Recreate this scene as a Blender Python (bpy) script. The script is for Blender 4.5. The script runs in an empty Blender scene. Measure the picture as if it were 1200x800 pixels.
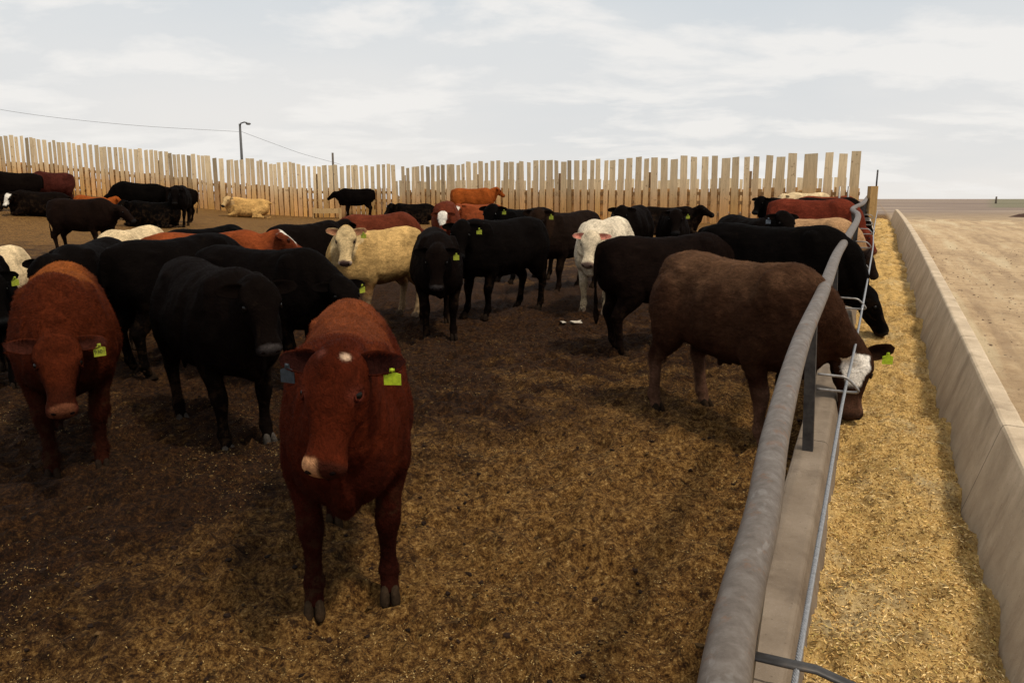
import bpy, math, random
import numpy as np
from mathutils import Vector, Matrix
R = math.radians
rng = np.random.default_rng(7)
random.seed(7)

# ------------------------------------------------------------------ camera, sky, sun, exposure
FPX = 933.0
PITCH = math.atan(167/FPX)
CAM_H = 2.05
scene = bpy.context.scene
cam_d = bpy.data.cameras.new('camera')
cam_d.sensor_width = 36.0
cam_d.lens = 36.0*FPX/1200.0
cam_d.clip_start = 0.05
cam_d.clip_end = 20000
cam = bpy.data.objects.new('camera', cam_d)
scene.collection.objects.link(cam)
cam.location = (0, 0, CAM_H)
cam.rotation_euler = (math.pi/2-PITCH, 0, 0)
scene.camera = cam

SUN_EL, SUN_AZ = R(60), R(128)          # azimuth clockwise from +Y
world = bpy.data.worlds.new('World')
scene.world = world
world.use_nodes = True
wn, wl = world.node_tree.nodes, world.node_tree.links
wn.clear()
wo = wn.new('ShaderNodeOutputWorld'); bg = wn.new('ShaderNodeBackground')
bg.inputs['Strength'].default_value = 0.1
sky = wn.new('ShaderNodeTexSky'); sky.sky_type = 'NISHITA'; sky.sun_disc = False
sky.sun_elevation = SUN_EL; sky.sun_rotation = SUN_AZ; sky.dust_density = 3.0
tc = wn.new('ShaderNodeTexCoord')
sep = wn.new('ShaderNodeSeparateXYZ'); wl.new(tc.outputs['Generated'], sep.inputs[0])
zc = wn.new('ShaderNodeMath'); zc.operation = 'ADD'; zc.inputs[1].default_value = 0.16; wl.new(sep.outputs[2], zc.inputs[0])
zm = wn.new('ShaderNodeMath'); zm.operation = 'MAXIMUM'; zm.inputs[1].default_value = 0.05; wl.new(zc.outputs[0], zm.inputs[0])
dx = wn.new('ShaderNodeMath'); dx.operation = 'DIVIDE'; wl.new(sep.outputs[0], dx.inputs[0]); wl.new(zm.outputs[0], dx.inputs[1])
dy = wn.new('ShaderNodeMath'); dy.operation = 'DIVIDE'; wl.new(sep.outputs[1], dy.inputs[0]); wl.new(zm.outputs[0], dy.inputs[1])
cmb = wn.new('ShaderNodeCombineXYZ'); wl.new(dx.outputs[0], cmb.inputs[0]); wl.new(dy.outputs[0], cmb.inputs[1])
def wnoise(scale, det, rough, loc=(0, 0, 0)):
    mp = wn.new('ShaderNodeMapping'); mp.inputs['Location'].default_value = loc; mp.inputs['Scale'].default_value = (1.0, 1.25, 1)
    wl.new(cmb.outputs[0], mp.inputs[0])
    n = wn.new('ShaderNodeTexNoise'); n.inputs['Scale'].default_value = scale; n.inputs['Detail'].default_value = det
    n.inputs['Roughness'].default_value = rough; n.inputs['Distortion'].default_value = .25
    wl.new(mp.outputs[0], n.inputs[0]); return n
def wramp(src, stops):
    r = wn.new('ShaderNodeValToRGB'); wl.new(src, r.inputs[0])
    e = r.color_ramp.elements
    e[0].position, e[0].color = stops[0][0], (*stops[0][1], 1)
    e[1].position, e[1].color = stops[-1][0], (*stops[-1][1], 1)
    for p, c in stops[1:-1]:
        k = e.new(p); k.color = (*c, 1)
    return r
def wmix(a, b, fac, mode='MIX'):
    m = wn.new('ShaderNodeMix'); m.data_type = 'RGBA'; m.blend_type = mode
    for s, v in ((m.inputs[0], fac), (m.inputs[6], a), (m.inputs[7], b)):
        if hasattr(v, 'links'): wl.new(v, s)
        elif isinstance(v, tuple): s.default_value = (*v, 1)
        else: s.default_value = v
    return m.outputs[2]
# thin high overcast: grey-blue veil with soft white cumulus patches, brightest at the horizon
hz = wramp(sep.outputs[2], [(0.0, (8.7, 8.45, 8.1)), (0.10, (8.25, 8.15, 8.0)), (0.28, (6.9, 7.35, 7.65)), (0.6, (6.5, 6.6, 6.6))])
puffs = wramp(wnoise(1.15, 9, .58, (1.3, .4, 0)).outputs[0], [(0.48, (0, 0, 0)), (0.58, (1, 1, 1))])
veil = wramp(wnoise(.5, 5, .5, (4, 2, 0)).outputs[0], [(0.35, (0.93, 0.95, 0.97)), (0.65, (1.03, 1.02, 1.01))])
c1 = wmix(hz.outputs[0], veil.outputs[0], 1.0, 'MULTIPLY')
pf = wn.new('ShaderNodeMath'); pf.operation = 'MULTIPLY'; pf.inputs[1].default_value = .8; wl.new(puffs.outputs[0], pf.inputs[0])
c2 = wmix(c1, (9.4, 9.15, 8.8), pf.outputs[0])
c3 = wmix(c2, sky.outputs[0], 0.06)
wl.new(c3, bg.inputs[0]); wl.new(bg.outputs[0], wo.inputs[0])

sun_d = bpy.data.lights.new('sun', 'SUN'); sun_d.energy = 2.6; sun_d.angle = R(7); sun_d.color = (1.0, .90, .74)
sun = bpy.data.objects.new('sun', sun_d); scene.collection.objects.link(sun)
sdir = Vector((math.sin(SUN_AZ)*math.cos(SUN_EL), math.cos(SUN_AZ)*math.cos(SUN_EL), math.sin(SUN_EL)))
sun.rotation_euler = sdir.to_track_quat('Z', 'Y').to_euler()
vs = scene.view_settings
vs.view_transform = 'Standard'; vs.look = 'None'; vs.exposure = 0.0; vs.gamma = 1.0; vs.use_curve_mapping = False
scene.render.film_transparent = False

# ------------------------------------------------------------------ helpers
COL = scene.collection
def sst(t):
    t = np.clip(t, 0, 1); return t*t*(3-2*t)
def T(x, y):
    y = np.maximum(y, 0)
    return 1.12*(1-np.exp(-(y/17)**1.25)) + 1.5*sst((-x-9)/20)*sst((y-17)/17)*(1-sst((y-60)/80))
UB = np.array([.41, .912]); NB = np.array([.912, -.41])      # along the bunk, and across it towards the road
UB = UB/np.linalg.norm(UB); NB = np.array([UB[1], -UB[0]])
def so(s, o):
    return UB[0]*s+NB[0]*o, UB[1]*s+NB[1]*o

def vnoise(p, seed=0):
    p = np.asarray(p, float); i = np.floor(p).astype(np.int64); f = p-i; f = f*f*(3-2*f)
    def h(a, b, c):
        n = (a*374761393+b*668265263+c*2147483647+seed*1442695041) & 0xffffffff
        n = ((n ^ (n >> 13))*1274126177) & 0xffffffff
        n = ((n ^ (n >> 16))*2246822519) & 0xffffffff
        return ((n ^ (n >> 15)) & 0xffff)/65535.0
    r = 0
    for a in (0, 1):
        for b in (0, 1):
            for c in (0, 1):
                w = (f[..., 0] if a else 1-f[..., 0])*(f[..., 1] if b else 1-f[..., 1])*(f[..., 2] if c else 1-f[..., 2])
                r = r+w*h(i[..., 0]+a, i[..., 1]+b, i[..., 2]+c)
    return r-0.5
def fbm(p, octv=4, seed=0, gain=.5):
    a, r = 1.0, 0
    for k in range(octv):
        r = r+a*vnoise(np.asarray(p)*(2.03**k)+k*17.3, seed+k); a *= gain
    return r

class Geo:
    def __init__(s): s.v = []; s.f = []; s.c = []; s.n = 0
    def add(s, v, f, c=(1, 1, 1)):
        v = np.asarray(v, float)
        s.v.append(v)
        s.f += [tuple(int(i)+s.n for i in q) for q in f]
        c = np.asarray(c, float)
        s.c.append(np.tile(c, (len(v), 1)) if c.ndim == 1 else c)
        s.n += len(v)
        return s
    def arrays(s): return np.concatenate(s.v), s.f, np.concatenate(s.c)

def make_mesh(name, v, f, c=None, smooth=True):
    me = bpy.data.meshes.new(name)
    if isinstance(f, np.ndarray):
        nv, nf, k = len(v), len(f), f.shape[1]
        me.vertices.add(nv); me.vertices.foreach_set('co', np.asarray(v, np.float32).ravel())
        me.loops.add(nf*k); me.loops.foreach_set('vertex_index', f.astype(np.int32).ravel())
        me.polygons.add(nf); me.polygons.foreach_set('loop_start', np.arange(0, nf*k, k, dtype=np.int32))
        me.update(calc_edges=True)
    else:
        me.from_pydata([tuple(p) for p in v], [], f); me.update()
    if c is not None:
        at = me.color_attributes.new('Col', 'FLOAT_COLOR', 'POINT')
        cc = np.ones((len(v), 4), np.float32); cc[:, :3] = c
        at.data.foreach_set('color', cc.ravel())
    me.polygons.foreach_set('use_smooth', np.full(len(me.polygons), smooth))
    return me
def link(name, me, mat=None, parent=None, loc=None):
    o = bpy.data.objects.new(name, me); COL.objects.link(o)
    if mat is not None and me is not None and not me.materials: me.materials.append(mat)
    if parent is not None: o.parent = parent
    if loc is not None: o.location = loc
    return o
def gobj(name, g, mat, parent=None, smooth=False, col=True):
    v, f, c = g.arrays()
    return link(name, make_mesh(name, v, f, c if col else None, smooth), mat, parent)
def tag(o, label=None, cat=None, group=None, kind=None):
    if label: o['label'] = label
    if cat: o['category'] = cat
    if group: o['group'] = group
    if kind: o['kind'] = kind
    return o

def catmull(P, m):
    P = np.asarray(P, float); n = len(P)
    Q = np.vstack([2*P[0]-P[1], P, 2*P[-1]-P[-2]])
    out = []
    for i in range(n-1):
        p0, p1, p2, p3 = Q[i], Q[i+1], Q[i+2], Q[i+3]
        for t in np.arange(m)/m:
            out.append(.5*((2*p1)+(-p0+p2)*t+(2*p0-5*p1+4*p2-p3)*t*t+(-p0+3*p1-3*p2+p3)*t**3))
    out.append(P[-1]); return np.array(out)
def loft(cen, A, B, a, b, n=18, ex=2.0, narrow=0.0):
    """closed loft; A, B unit axes per ring, a, b half sizes"""
    cen, A, B = map(lambda q: np.asarray(q, float), (cen, A, B)); m = len(cen)
    th = np.linspace(0, 2*math.pi, n, endpoint=False)
    ct, st = np.cos(th), np.sin(th)
    ct2 = np.sign(ct)*np.abs(ct)**(2/ex); st2 = np.sign(st)*np.abs(st)**(2/ex)
    v = []
    for k in range(m):
        wa = a[k]*ct2*(1-narrow*st2)
        v.append(cen[k]+np.outer(wa, A[k])+np.outer(b[k]*st2, B[k]))
    v = np.concatenate(v+[cen[:1], cen[-1:]])
    f = []
    for k in range(m-1):
        for i in range(n):
            j = (i+1) % n
            f.append((k*n+i, k*n+j, (k+1)*n+j, (k+1)*n+i))
    c0, c1 = m*n, m*n+1
    for i in range(n):
        j = (i+1) % n
        f.append((c0, j, i)); f.append((c1, (m-1)*n+i, (m-1)*n+j))
    return v, f
def limb(pts, lat=(0, 1, 0), m=4, n=14, ex=2.0):
    """pts rows: x y z, half size fore-aft, half size lateral"""
    Q = catmull(pts, m); c = Q[:, :3]; a = np.maximum(Q[:, 3], .004); b = np.maximum(Q[:, 4], .004)
    t = np.gradient(c, axis=0); t /= np.linalg.norm(t, axis=1)[:, None]
    lat = np.asarray(lat, float)
    L = (lat[None, :] if lat.ndim == 1 else catmull(lat, m))-0
    L = L-t*np.sum(L*t, axis=1)[:, None]; L /= np.linalg.norm(L, axis=1)[:, None]
    F = np.cross(L, t)
    return loft(c, F, L, a, b, n, ex)
def blob(c, r, axes=None, n=12):
    th = np.linspace(0, math.pi, n//2+1); ph = np.linspace(0, 2*math.pi, n, endpoint=False)
    v = [(0, 0, 1)]
    for t in th[1:-1]:
        for p in ph: v.append((math.sin(t)*math.cos(p), math.sin(t)*math.sin(p), math.cos(t)))
    v.append((0, 0, -1)); f = []
    k = n//2-1
    for i in range(n):
        f.append((0, 1+i, 1+(i+1) % n)); f.append((len(v)-1, 1+(k-1)*n+(i+1) % n, 1+(k-1)*n+i))
    for q in range(k-1):
        for i in range(n):
            j = (i+1) % n; f.append((1+q*n+i, 1+(q+1)*n+i, 1+(q+1)*n+j, 1+q*n+j))
    v = np.array(v)*np.asarray(r)
    if axes is not None: v = v@np.asarray(axes)
    return v+np.asarray(c), f
def box(x0, x1, y0, y1, z0, z1):
    v = [(x, y, z) for z in (z0, z1) for y in (y0, y1) for x in (x0, x1)]
    return np.array(v, float), [(0, 2, 3, 1), (4, 5, 7, 6), (0, 1, 5, 4), (2, 6, 7, 3), (0, 4, 6, 2), (1, 3, 7, 5)]
def tube(P, r, n=10, caps=True, squash=1.0):
    P = np.asarray(P, float); r = np.full(len(P), r) if np.isscalar(r) else np.asarray(r)
    t = np.gradient(P, axis=0); t /= np.linalg.norm(t, axis=1)[:, None]
    ref = np.array([0, 0, 1.0]) if abs(t[0][2]) < .9 else np.array([1.0, 0, 0])
    A = np.cross(t, ref); A /= np.linalg.norm(A, axis=1)[:, None]; B = np.cross(A, t)
    return loft(P, A, B, r, r*squash, n)

# ------------------------------------------------------------------ materials
def newmat(name):
    m = bpy.data.materials.new(name); m.use_nodes = True
    nt = m.node_tree; b = nt.nodes['Principled BSDF']
    return m, nt.nodes, nt.links, b
class NT:
    def __init__(s, name):
        s.m, s.n, s.l, s.b = newmat(name); s.geo = s.n.new('ShaderNodeNewGeometry'); s.tc = s.n.new('ShaderNodeTexCoord')
    def put(s, sock, v):
        if hasattr(v, 'is_output'): s.l.new(v, sock)
        elif isinstance(v, tuple) and len(v) == 3 and sock.type == 'RGBA': sock.default_value = (*v, 1)
        else: sock.default_value = v
    def noise(s, scale, det=4, rough=.55, vec=None, dist=0, stretch=None, loc=None):
        n = s.n.new('ShaderNodeTexNoise'); n.inputs['Scale'].default_value = scale; n.inputs['Detail'].default_value = det
        n.inputs['Roughness'].default_value = rough; n.inputs['Distortion'].default_value = dist
        v = vec or s.geo.outputs['Position']
        if stretch or loc:
            mp = s.n.new('ShaderNodeMapping'); s.l.new(v, mp.inputs[0])
            if stretch: mp.inputs['Scale'].default_value = stretch
            if loc: mp.inputs['Location'].default_value = loc
            v = mp.outputs[0]
        s.l.new(v, n.inputs['Vector']); return n.outputs[0]
    def vor(s, scale, vec=None, feat='F1'):
        n = s.n.new('ShaderNodeTexVoronoi'); n.inputs['Scale'].default_value = scale; n.feature = feat
        s.l.new(vec or s.geo.outputs['Position'], n.inputs['Vector']); return n
    def ramp(s, src, *stops):
        r = s.n.new('ShaderNodeValToRGB'); s.l.new(src, r.inputs[0]); e = r.color_ramp.elements
        g = lambda c: (*c, 1) if isinstance(c, tuple) else (c, c, c, 1)
        e[0].position, e[0].color = stops[0][0], g(stops[0][1]); e[1].position, e[1].color = stops[-1][0], g(stops[-1][1])
        for p, c in stops[1:-1]:
            k = e.new(p); k.color = g(c)
        return r.outputs[0]
    def mix(s, a, b, fac, mode='MIX'):
        m = s.n.new('ShaderNodeMix'); m.data_type = 'RGBA'; m.blend_type = mode
        s.put(m.inputs[0], fac); s.put(m.inputs[6], a); s.put(m.inputs[7], b); return m.outputs[2]
    def math(s, op, a, b=0.0):
        m = s.n.new('ShaderNodeMath'); m.operation = op; s.put(m.inputs[0], a); s.put(m.inputs[1], b); return m.outputs[0]
    def attr(s, name='Col'):
        a = s.n.new('ShaderNodeAttribute'); a.attribute_name = name; return a.outputs['Color']
    def bump(s, h, strength, dist):
        b = s.n.new('ShaderNodeBump'); b.inputs['Strength'].default_value = strength; b.inputs['Distance'].default_value = dist
        s.l.new(h, b.inputs['Height']); s.l.new(b.outputs[0], s.b.inputs['Normal'])
    def done(s, base, rough=.8, spec=.3, metal=0):
        s.put(s.b.inputs['Base Color'], base); s.put(s.b.inputs['Roughness'], rough)
        s.b.inputs['Specular IOR Level'].default_value = spec; s.b.inputs['Metallic'].default_value = metal
        return s.m

# pen ground: trampled manure and bedding
g = NT('pen_dirt')
big = g.noise(.35, 5, .6); mid = g.noise(2.2, 6, .65, dist=.6); fine = g.noise(26, 6, .75); vf = g.noise(90, 4, .8)
sx = g.n.new('ShaderNodeSeparateXYZ'); g.l.new(g.geo.outputs['Position'], sx.inputs[0])
# dry golden litter lies along the bunk apron and in the foreground, dark wet manure where the herd stands; vignette darkening at left is painted in too
ap = g.math('ADD', g.math('MULTIPLY', sx.outputs[0], .912), g.math('MULTIPLY', sx.outputs[1], -.41))
dry_vig = g.n.new('ShaderNodeMapRange'); g.l.new(ap, dry_vig.inputs[0]); dry_vig.inputs[1].default_value = -4.0; dry_vig.inputs[2].default_value = -.9
dryb = g.n.new('ShaderNodeMapRange'); g.l.new(sx.outputs[1], dryb.inputs[0]); dryb.inputs[1].default_value = 9.5; dryb.inputs[2].default_value = 4.0
dry = g.math('MULTIPLY', dry_vig.outputs[0], dryb.outputs[0])
far = g.n.new('ShaderNodeMapRange'); g.l.new(sx.outputs[1], far.inputs[0]); far.inputs[1].default_value = 13; far.inputs[2].default_value = 24
fg_ = g.n.new('ShaderNodeMapRange'); g.l.new(sx.outputs[1], fg_.inputs[0]); fg_.inputs[1].default_value = 4.4; fg_.inputs[2].default_value = 2.4; fg_.inputs[4].default_value = .42
dry = g.math('MAXIMUM', dry, fg_.outputs[0])
dry = g.math('MAXIMUM', dry, g.math('MULTIPLY', far.outputs[0], .62))
dryn = g.math('ADD', dry, g.math('MULTIPLY', g.math('SUBTRACT', mid, .5), 1.2))
dryn = g.math('ADD', dryn, g.math('MULTIPLY', g.math('SUBTRACT', big, .5), .6))
fz = g.noise(75, 6, .85)
fmix = g.math('ADD', g.math('MULTIPLY', fine, .5), g.math('MULTIPLY', fz, .5))
dark = g.ramp(fmix, (.38, (.0025, .0010, .0004)), (.48, (.017, .0064, .0019)), (.55, (.046, .0182, .0050)), (.65, (.14, .064, .019)))
lite = g.ramp(fmix, (.38, (.014, .006, .0018)), (.455, (.064, .026, .006)), (.51, (.17, .082, .021)), (.57, (.33, .180, .052)), (.65, (.66, .45, .19)))
gc = g.mix(dark, lite, g.ramp(dryn, (.12, 0.0), (.6, 1.0)))
speck = g.ramp(vf, (.60, 0.0), (.68, 1.0))
gc = g.mix(gc, (.30, .19, .06), g.math('MULTIPLY', speck, .2))
clod = g.ramp(g.noise(6, 7, .75, dist=1.4), (.36, 1.0), (.46, 0.0))
gc = g.mix(gc, (.008, .0035, .0015), g.math('MULTIPLY', clod, .75))
# beyond the pens: pale gravel flat and ploughed strips
farm = g.n.new('ShaderNodeMapRange'); g.l.new(sx.outputs[1], farm.inputs[0]); farm.inputs[1].default_value = 46; farm.inputs[2].default_value = 56
strips = g.ramp(g.noise(.03, 7, .75, stretch=(.5, 3, 1)), (.36, (.14, .10, .085)), (.5, (.25, .19, .15)), (.62, (.40, .31, .23)))
gx_ = g.n.new('ShaderNodeMapRange'); g.l.new(g.math('DIVIDE', sx.outputs[0], g.math('MAXIMUM', sx.outputs[1], 1.0)), gx_.inputs[0]); gx_.inputs[1].default_value = .585; gx_.inputs[2].default_value = .60
gy_ = g.n.new('ShaderNodeMapRange'); g.l.new(sx.outputs[1], gy_.inputs[0]); gy_.inputs[1].default_value = 84; gy_.inputs[2].default_value = 92
green = g.math('MULTIPLY', gx_.outputs[0], gy_.outputs[0])
strips = g.mix(strips, (.13, .15, .07), g.math('MULTIPLY', green, .5))
rgt = g.n.new('ShaderNodeMapRange'); g.l.new(ap, rgt.inputs[0]); rgt.inputs[1].default_value = .6; rgt.inputs[2].default_value = .9
sandy = g.ramp(g.noise(1.1, 7, .75), (.35, (.27, .185, .11)), (.65, (.50, .375, .24)))
near_ = g.n.new('ShaderNodeMapRange'); g.l.new(sx.outputs[1], near_.inputs[0]); near_.inputs[1].default_value = 40; near_.inputs[2].default_value = 62
gc = g.mix(gc, sandy, rgt.outputs[0])
gc = g.mix(gc, strips, g.math('MAXIMUM', g.math('MULTIPLY', farm.outputs[0], g.math('SUBTRACT', 1.0, rgt.outputs[0])), g.math('MULTIPLY', near_.outputs[0], rgt.outputs[0])))
hgt = g.math('ADD', g.math('MULTIPLY', fine, .6), g.math('MULTIPLY', vf, .35))
g.bump(g.math('ADD', hgt, g.math('MULTIPLY', fz, .5)), 1.0, .03)
M_dirt = g.done(gc, .92, .12)

g = NT('sandy_road')
sx = g.n.new('ShaderNodeSeparateXYZ'); g.l.new(g.geo.outputs['Position'], sx.inputs[0])
ac = g.math('ADD', g.math('MULTIPLY', sx.outputs[0], .912), g.math('MULTIPLY', sx.outputs[1], -.41))
al = g.math('ADD', g.math('MULTIPLY', sx.outputs[0], .41), g.math('MULTIPLY', sx.outputs[1], .912))
cb = g.n.new('ShaderNodeCombineXYZ'); g.l.new(ac, cb.inputs[0]); g.l.new(g.math('MULTIPLY', al, .07), cb.inputs[1])
trk = g.noise(1.9, 5, .65, vec=cb.outputs[0]); a1 = g.noise(.5, 5, .6); a2 = g.noise(5, 6, .7); a3 = g.noise(55, 5, .85); a4 = g.noise(170, 3, .8)
c = g.ramp(a2, (.3, (.38, .26, .15)), (.5, (.52, .37, .22)), (.7, (.60, .45, .28)))
c = g.mix(c, (.62, .50, .32), g.math('MULTIPLY', g.ramp(trk, (.52, 0.0), (.62, 1.0)), .75))
c = g.mix(c, (.27, .18, .11), g.math('MULTIPLY', g.ramp(trk, (.38, 1.0), (.47, 0.0)), .5))
c = g.mix(c, (.30, .205, .125), g.math('MULTIPLY', g.ramp(a1, (.36, 1.0), (.5, 0.0)), .4))
c = g.mix(c, (.12, .08, .05), g.math('MULTIPLY', g.ramp(g.noise(7, 7, .85, dist=.8), (.33, 1.0), (.43, 0.0)), .75))
c = g.mix(c, (.10, .065, .04), g.math('MULTIPLY', g.ramp(a3, (.34, 1.0), (.42, 0.0)), .65))
c = g.mix(c, (.60, .50, .36), g.math('MULTIPLY', g.ramp(a4, (.60, 0.0), (.68, 1.0)), .5))
g.bump(g.math('ADD', g.math('MULTIPLY', a3, .6), a2), .9, .03)
M_road = g.done(c, .95, .1)

g = NT('silage_feed')
n1 = g.noise(55, 6, .85, dist=1.5, stretch=(1, .45, 1)); n2 = g.noise(6, 5, .7); n3 = g.noise(140, 3, .8)
c = g.ramp(n1, (.32, (.13, .060, .014)), (.43, (.46, .27, .080)), (.55, (.74, .48, .17)), (.70, (.90, .66, .31)))
c = g.mix(c, (.17, .095, .030), g.math('MULTIPLY', g.ramp(n2, (.36, 1.0), (.54, 0.0)), .7))
c = g.mix(c, (.78, .64, .38), g.math('MULTIPLY', g.ramp(g.noise(1.6, 5, .7), (.52, 0.0), (.66, 1.0)), .45))
c = g.mix(c, (.66, .56, .33), g.math('MULTIPLY', g.ramp(n3, (.62, 0.0), (.7, 1.0)), .5))
g.bump(g.math('ADD', n1, g.math('MULTIPLY', n3, .5)), .9, .015)
M_feed = g.done(c, .9, .15)
def fleck(name):
    g = NT(name); c = g.mix(g.attr(), g.ramp(g.noise(60, 3), (.3, .75), (.7, 1.15)), 1.0, 'MULTIPLY'); return g.done(c, .85, .15)
M_fleck = fleck('chopped_straw')

g = NT('cast_concrete')
n1 = g.noise(3, 6, .65); n2 = g.noise(28, 6, .75); n3 = g.noise(130, 3, .8)
c = g.ramp(n1, (.3, (.27, .20, .135)), (.55, (.36, .275, .19)), (.75, (.46, .36, .26)))
c = g.mix(c, (.62, .62, .62), g.math('MULTIPLY', g.ramp(n3, (.62, 0.0), (.7, 1.0)), .3))
c = g.mix(c, (.14, .085, .05), g.math('MULTIPLY', g.ramp(g.noise(10, 6, .8, dist=.6, stretch=(1, 1, .35)), (.27, 1.0), (.38, 0.0)), .75))
sxc = g.n.new('ShaderNodeSeparateXYZ'); g.l.new(g.geo.outputs['Position'], sxc.inputs[0])
al = g.math('ADD', g.math('MULTIPLY', sxc.outputs[0], .41), g.math('MULTIPLY', sxc.outputs[1], .912))
jn = g.math('FRACT', g.math('DIVIDE', g.math('ADD', al, g.math('MULTIPLY', n2, .02)), 2.44))
joint = g.math('LESS_THAN', jn, .0042)
c = g.mix(c, (.06, .042, .03), g.math('MULTIPLY', joint, .85))
drip = g.ramp(g.noise(5, 6, .7, stretch=(1, 1, .12)), (.52, 0.0), (.66, 1.0))
c = g.mix(c, (.15, .105, .07), g.math('MULTIPLY', drip, .45))
c = g.mix(c, (.10, .065, .04), g.math('MULTIPLY', g.ramp(g.vor(24).outputs['Distance'], (.06, 1.0), (.12, 0.0)), .45))
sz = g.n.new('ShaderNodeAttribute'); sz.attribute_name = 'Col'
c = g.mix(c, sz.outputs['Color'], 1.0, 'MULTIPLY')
g.bump(g.math('ADD', n2, g.math('MULTIPLY', n3, .6)), .55, .008)
M_conc = g.done(c, .9, .2)

g = NT('galvanised_pipe')
n1 = g.noise(22, 7, .72); n2 = g.noise(120, 4, .7)
c = g.ramp(n1, (.32, (.095, .074, .058)), (.5, (.135, .108, .087)), (.68, (.185, .155, .130)))
c = g.mix(c, (.17, .075, .028), g.math('MULTIPLY', g.ramp(g.noise(14, 5, .75), (.56, 0.0), (.68, 1.0)), .75))
scr = g.ramp(g.noise(6, 4, .6, stretch=(1, 1, 6)), (.63, 0.0), (.67, 1.0))
c = g.mix(c, (.5, .48, .45), g.math('MULTIPLY', scr, .15))
g.bump(n2, .25, .003)
M_pipe = g.done(c, g.ramp(n1, (.3, .62), (.7, .46)), .45, .35)
g = NT('dark_steel'); n1 = g.noise(18, 5, .6)
M_steel = g.done(g.ramp(n1, (.3, (.022, .02, .02)), (.6, (.06, .055, .052)), (.8, (.10, .075, .055))), .5, .4, .4)
g = NT('bright_rod'); n1 = g.noise(40, 4, .6)
M_rod = g.done(g.ramp(n1, (.3, (.20, .18, .165)), (.7, (.38, .36, .34))), .42, .5, .5)
g = NT('rope_wire'); n1 = g.noise(120, 3, .6)
M_rope = g.done(g.ramp(n1, (.3, (.20, .20, .205)), (.7, (.40, .40, .41))), .42, .5, .5)

g = NT('weathered_board')
oc = g.tc.outputs['Object']
gr = g.noise(3.0, 6, .7, vec=oc, stretch=(6, 6, .5)); kn = g.noise(6, 3, .6, vec=oc, stretch=(1, 1, .8))
hz_ = g.n.new('ShaderNodeAttribute'); hz_.attribute_name = 'Col'
c = g.mix(hz_.outputs['Color'], g.ramp(gr, (.25, .66), (.5, .98), (.75, 1.2)), 1.0, 'MULTIPLY')
c = g.mix(c, (.15, .07, .025), g.math('MULTIPLY', g.ramp(kn, (.62, 0.0), (.72, 1.0)), .6))
g.bump(gr, .4, .01)
M_wood = g.done(c, .85, .2)

g = NT('cattle_coat')
oc = g.tc.outputs['Object']
n1 = g.noise(3.2, 4, .6, vec=oc); n2 = g.noise(20, 5, .7, vec=oc, dist=1.2, stretch=(.45, 1, 1)); n3 = g.noise(110, 3, .7, vec=oc, dist=.8, stretch=(.35, 1, .7))
c = g.mix(g.attr(), g.ramp(n1, (.3, .72), (.7, 1.28)), 1.0, 'MULTIPLY')
c = g.mix(c, g.ramp(n2, (.28, .62), (.5, 1.0), (.72, 1.38)), 1.0, 'MULTIPLY')
c = g.mix(c, g.ramp(n3, (.3, .7), (.7, 1.3)), 1.0, 'MULTIPLY')
g.bump(g.math('ADD', g.math('MULTIPLY', n2, 1.0), g.math('MULTIPLY', n3, .45)), .55, .02)
oi = g.n.new('ShaderNodeObjectInfo')
rb = g.math('MULTIPLY', oi.outputs['Random'], .0028)
rc = g.n.new('ShaderNodeCombineXYZ'); g.l.new(rb, rc.inputs[0]); g.l.new(g.math('MULTIPLY', rb, .45), rc.inputs[1]); g.l.new(g.math('MULTIPLY', rb, .25), rc.inputs[2])
c = g.mix(c, rc.outputs[0], 1.0, 'ADD')
so_ = g.n.new('ShaderNodeSeparateXYZ'); g.l.new(oc, so_.inputs[0])
lowm = g.n.new('ShaderNodeMapRange'); g.l.new(so_.outputs[2], lowm.inputs[0]); lowm.inputs[1].default_value = .85; lowm.inputs[2].default_value = .15
mud = g.math('MULTIPLY', g.ramp(g.noise(9, 6, .75, vec=oc, dist=.6), (.50, 0.0), (.60, 1.0)), lowm.outputs[0])
c = g.mix(c, (.040, .022, .011), g.math('MULTIPLY', mud, .6))
dust = g.ramp(g.noise(4.5, 7, .8, vec=oc, dist=1.0), (.60, 0.0), (.72, 1.0))
c = g.mix(c, (.060, .038, .022), g.math('MULTIPLY', dust, .09))
M_coat = g.done(c, .75, .02)
M_coat.node_tree.nodes['Principled BSDF'].inputs['Sheen Weight'].default_value = 0.0

g = NT('wet_eye'); M_eye = g.done((.004, .003, .002), .22, .2)
def plastic(name, col):
    g = NT(name); return g.done(g.mix(col, g.ramp(g.noise(60, 4, .6), (.35, .7), (.6, 1.05)), 1.0, 'MULTIPLY'), .5, .3)
M_tagY = plastic('lime_tag', (.40, .52, .02)); M_tagG = plastic('yellow_tag', (.33, .36, .03)); M_tagD = plastic('slate_tag', (.035, .045, .055)); M_tagB = plastic('bluegrey_tag', (.10, .12, .15))
M_ink = plastic('tag_ink', (.02, .02, .015))

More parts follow.
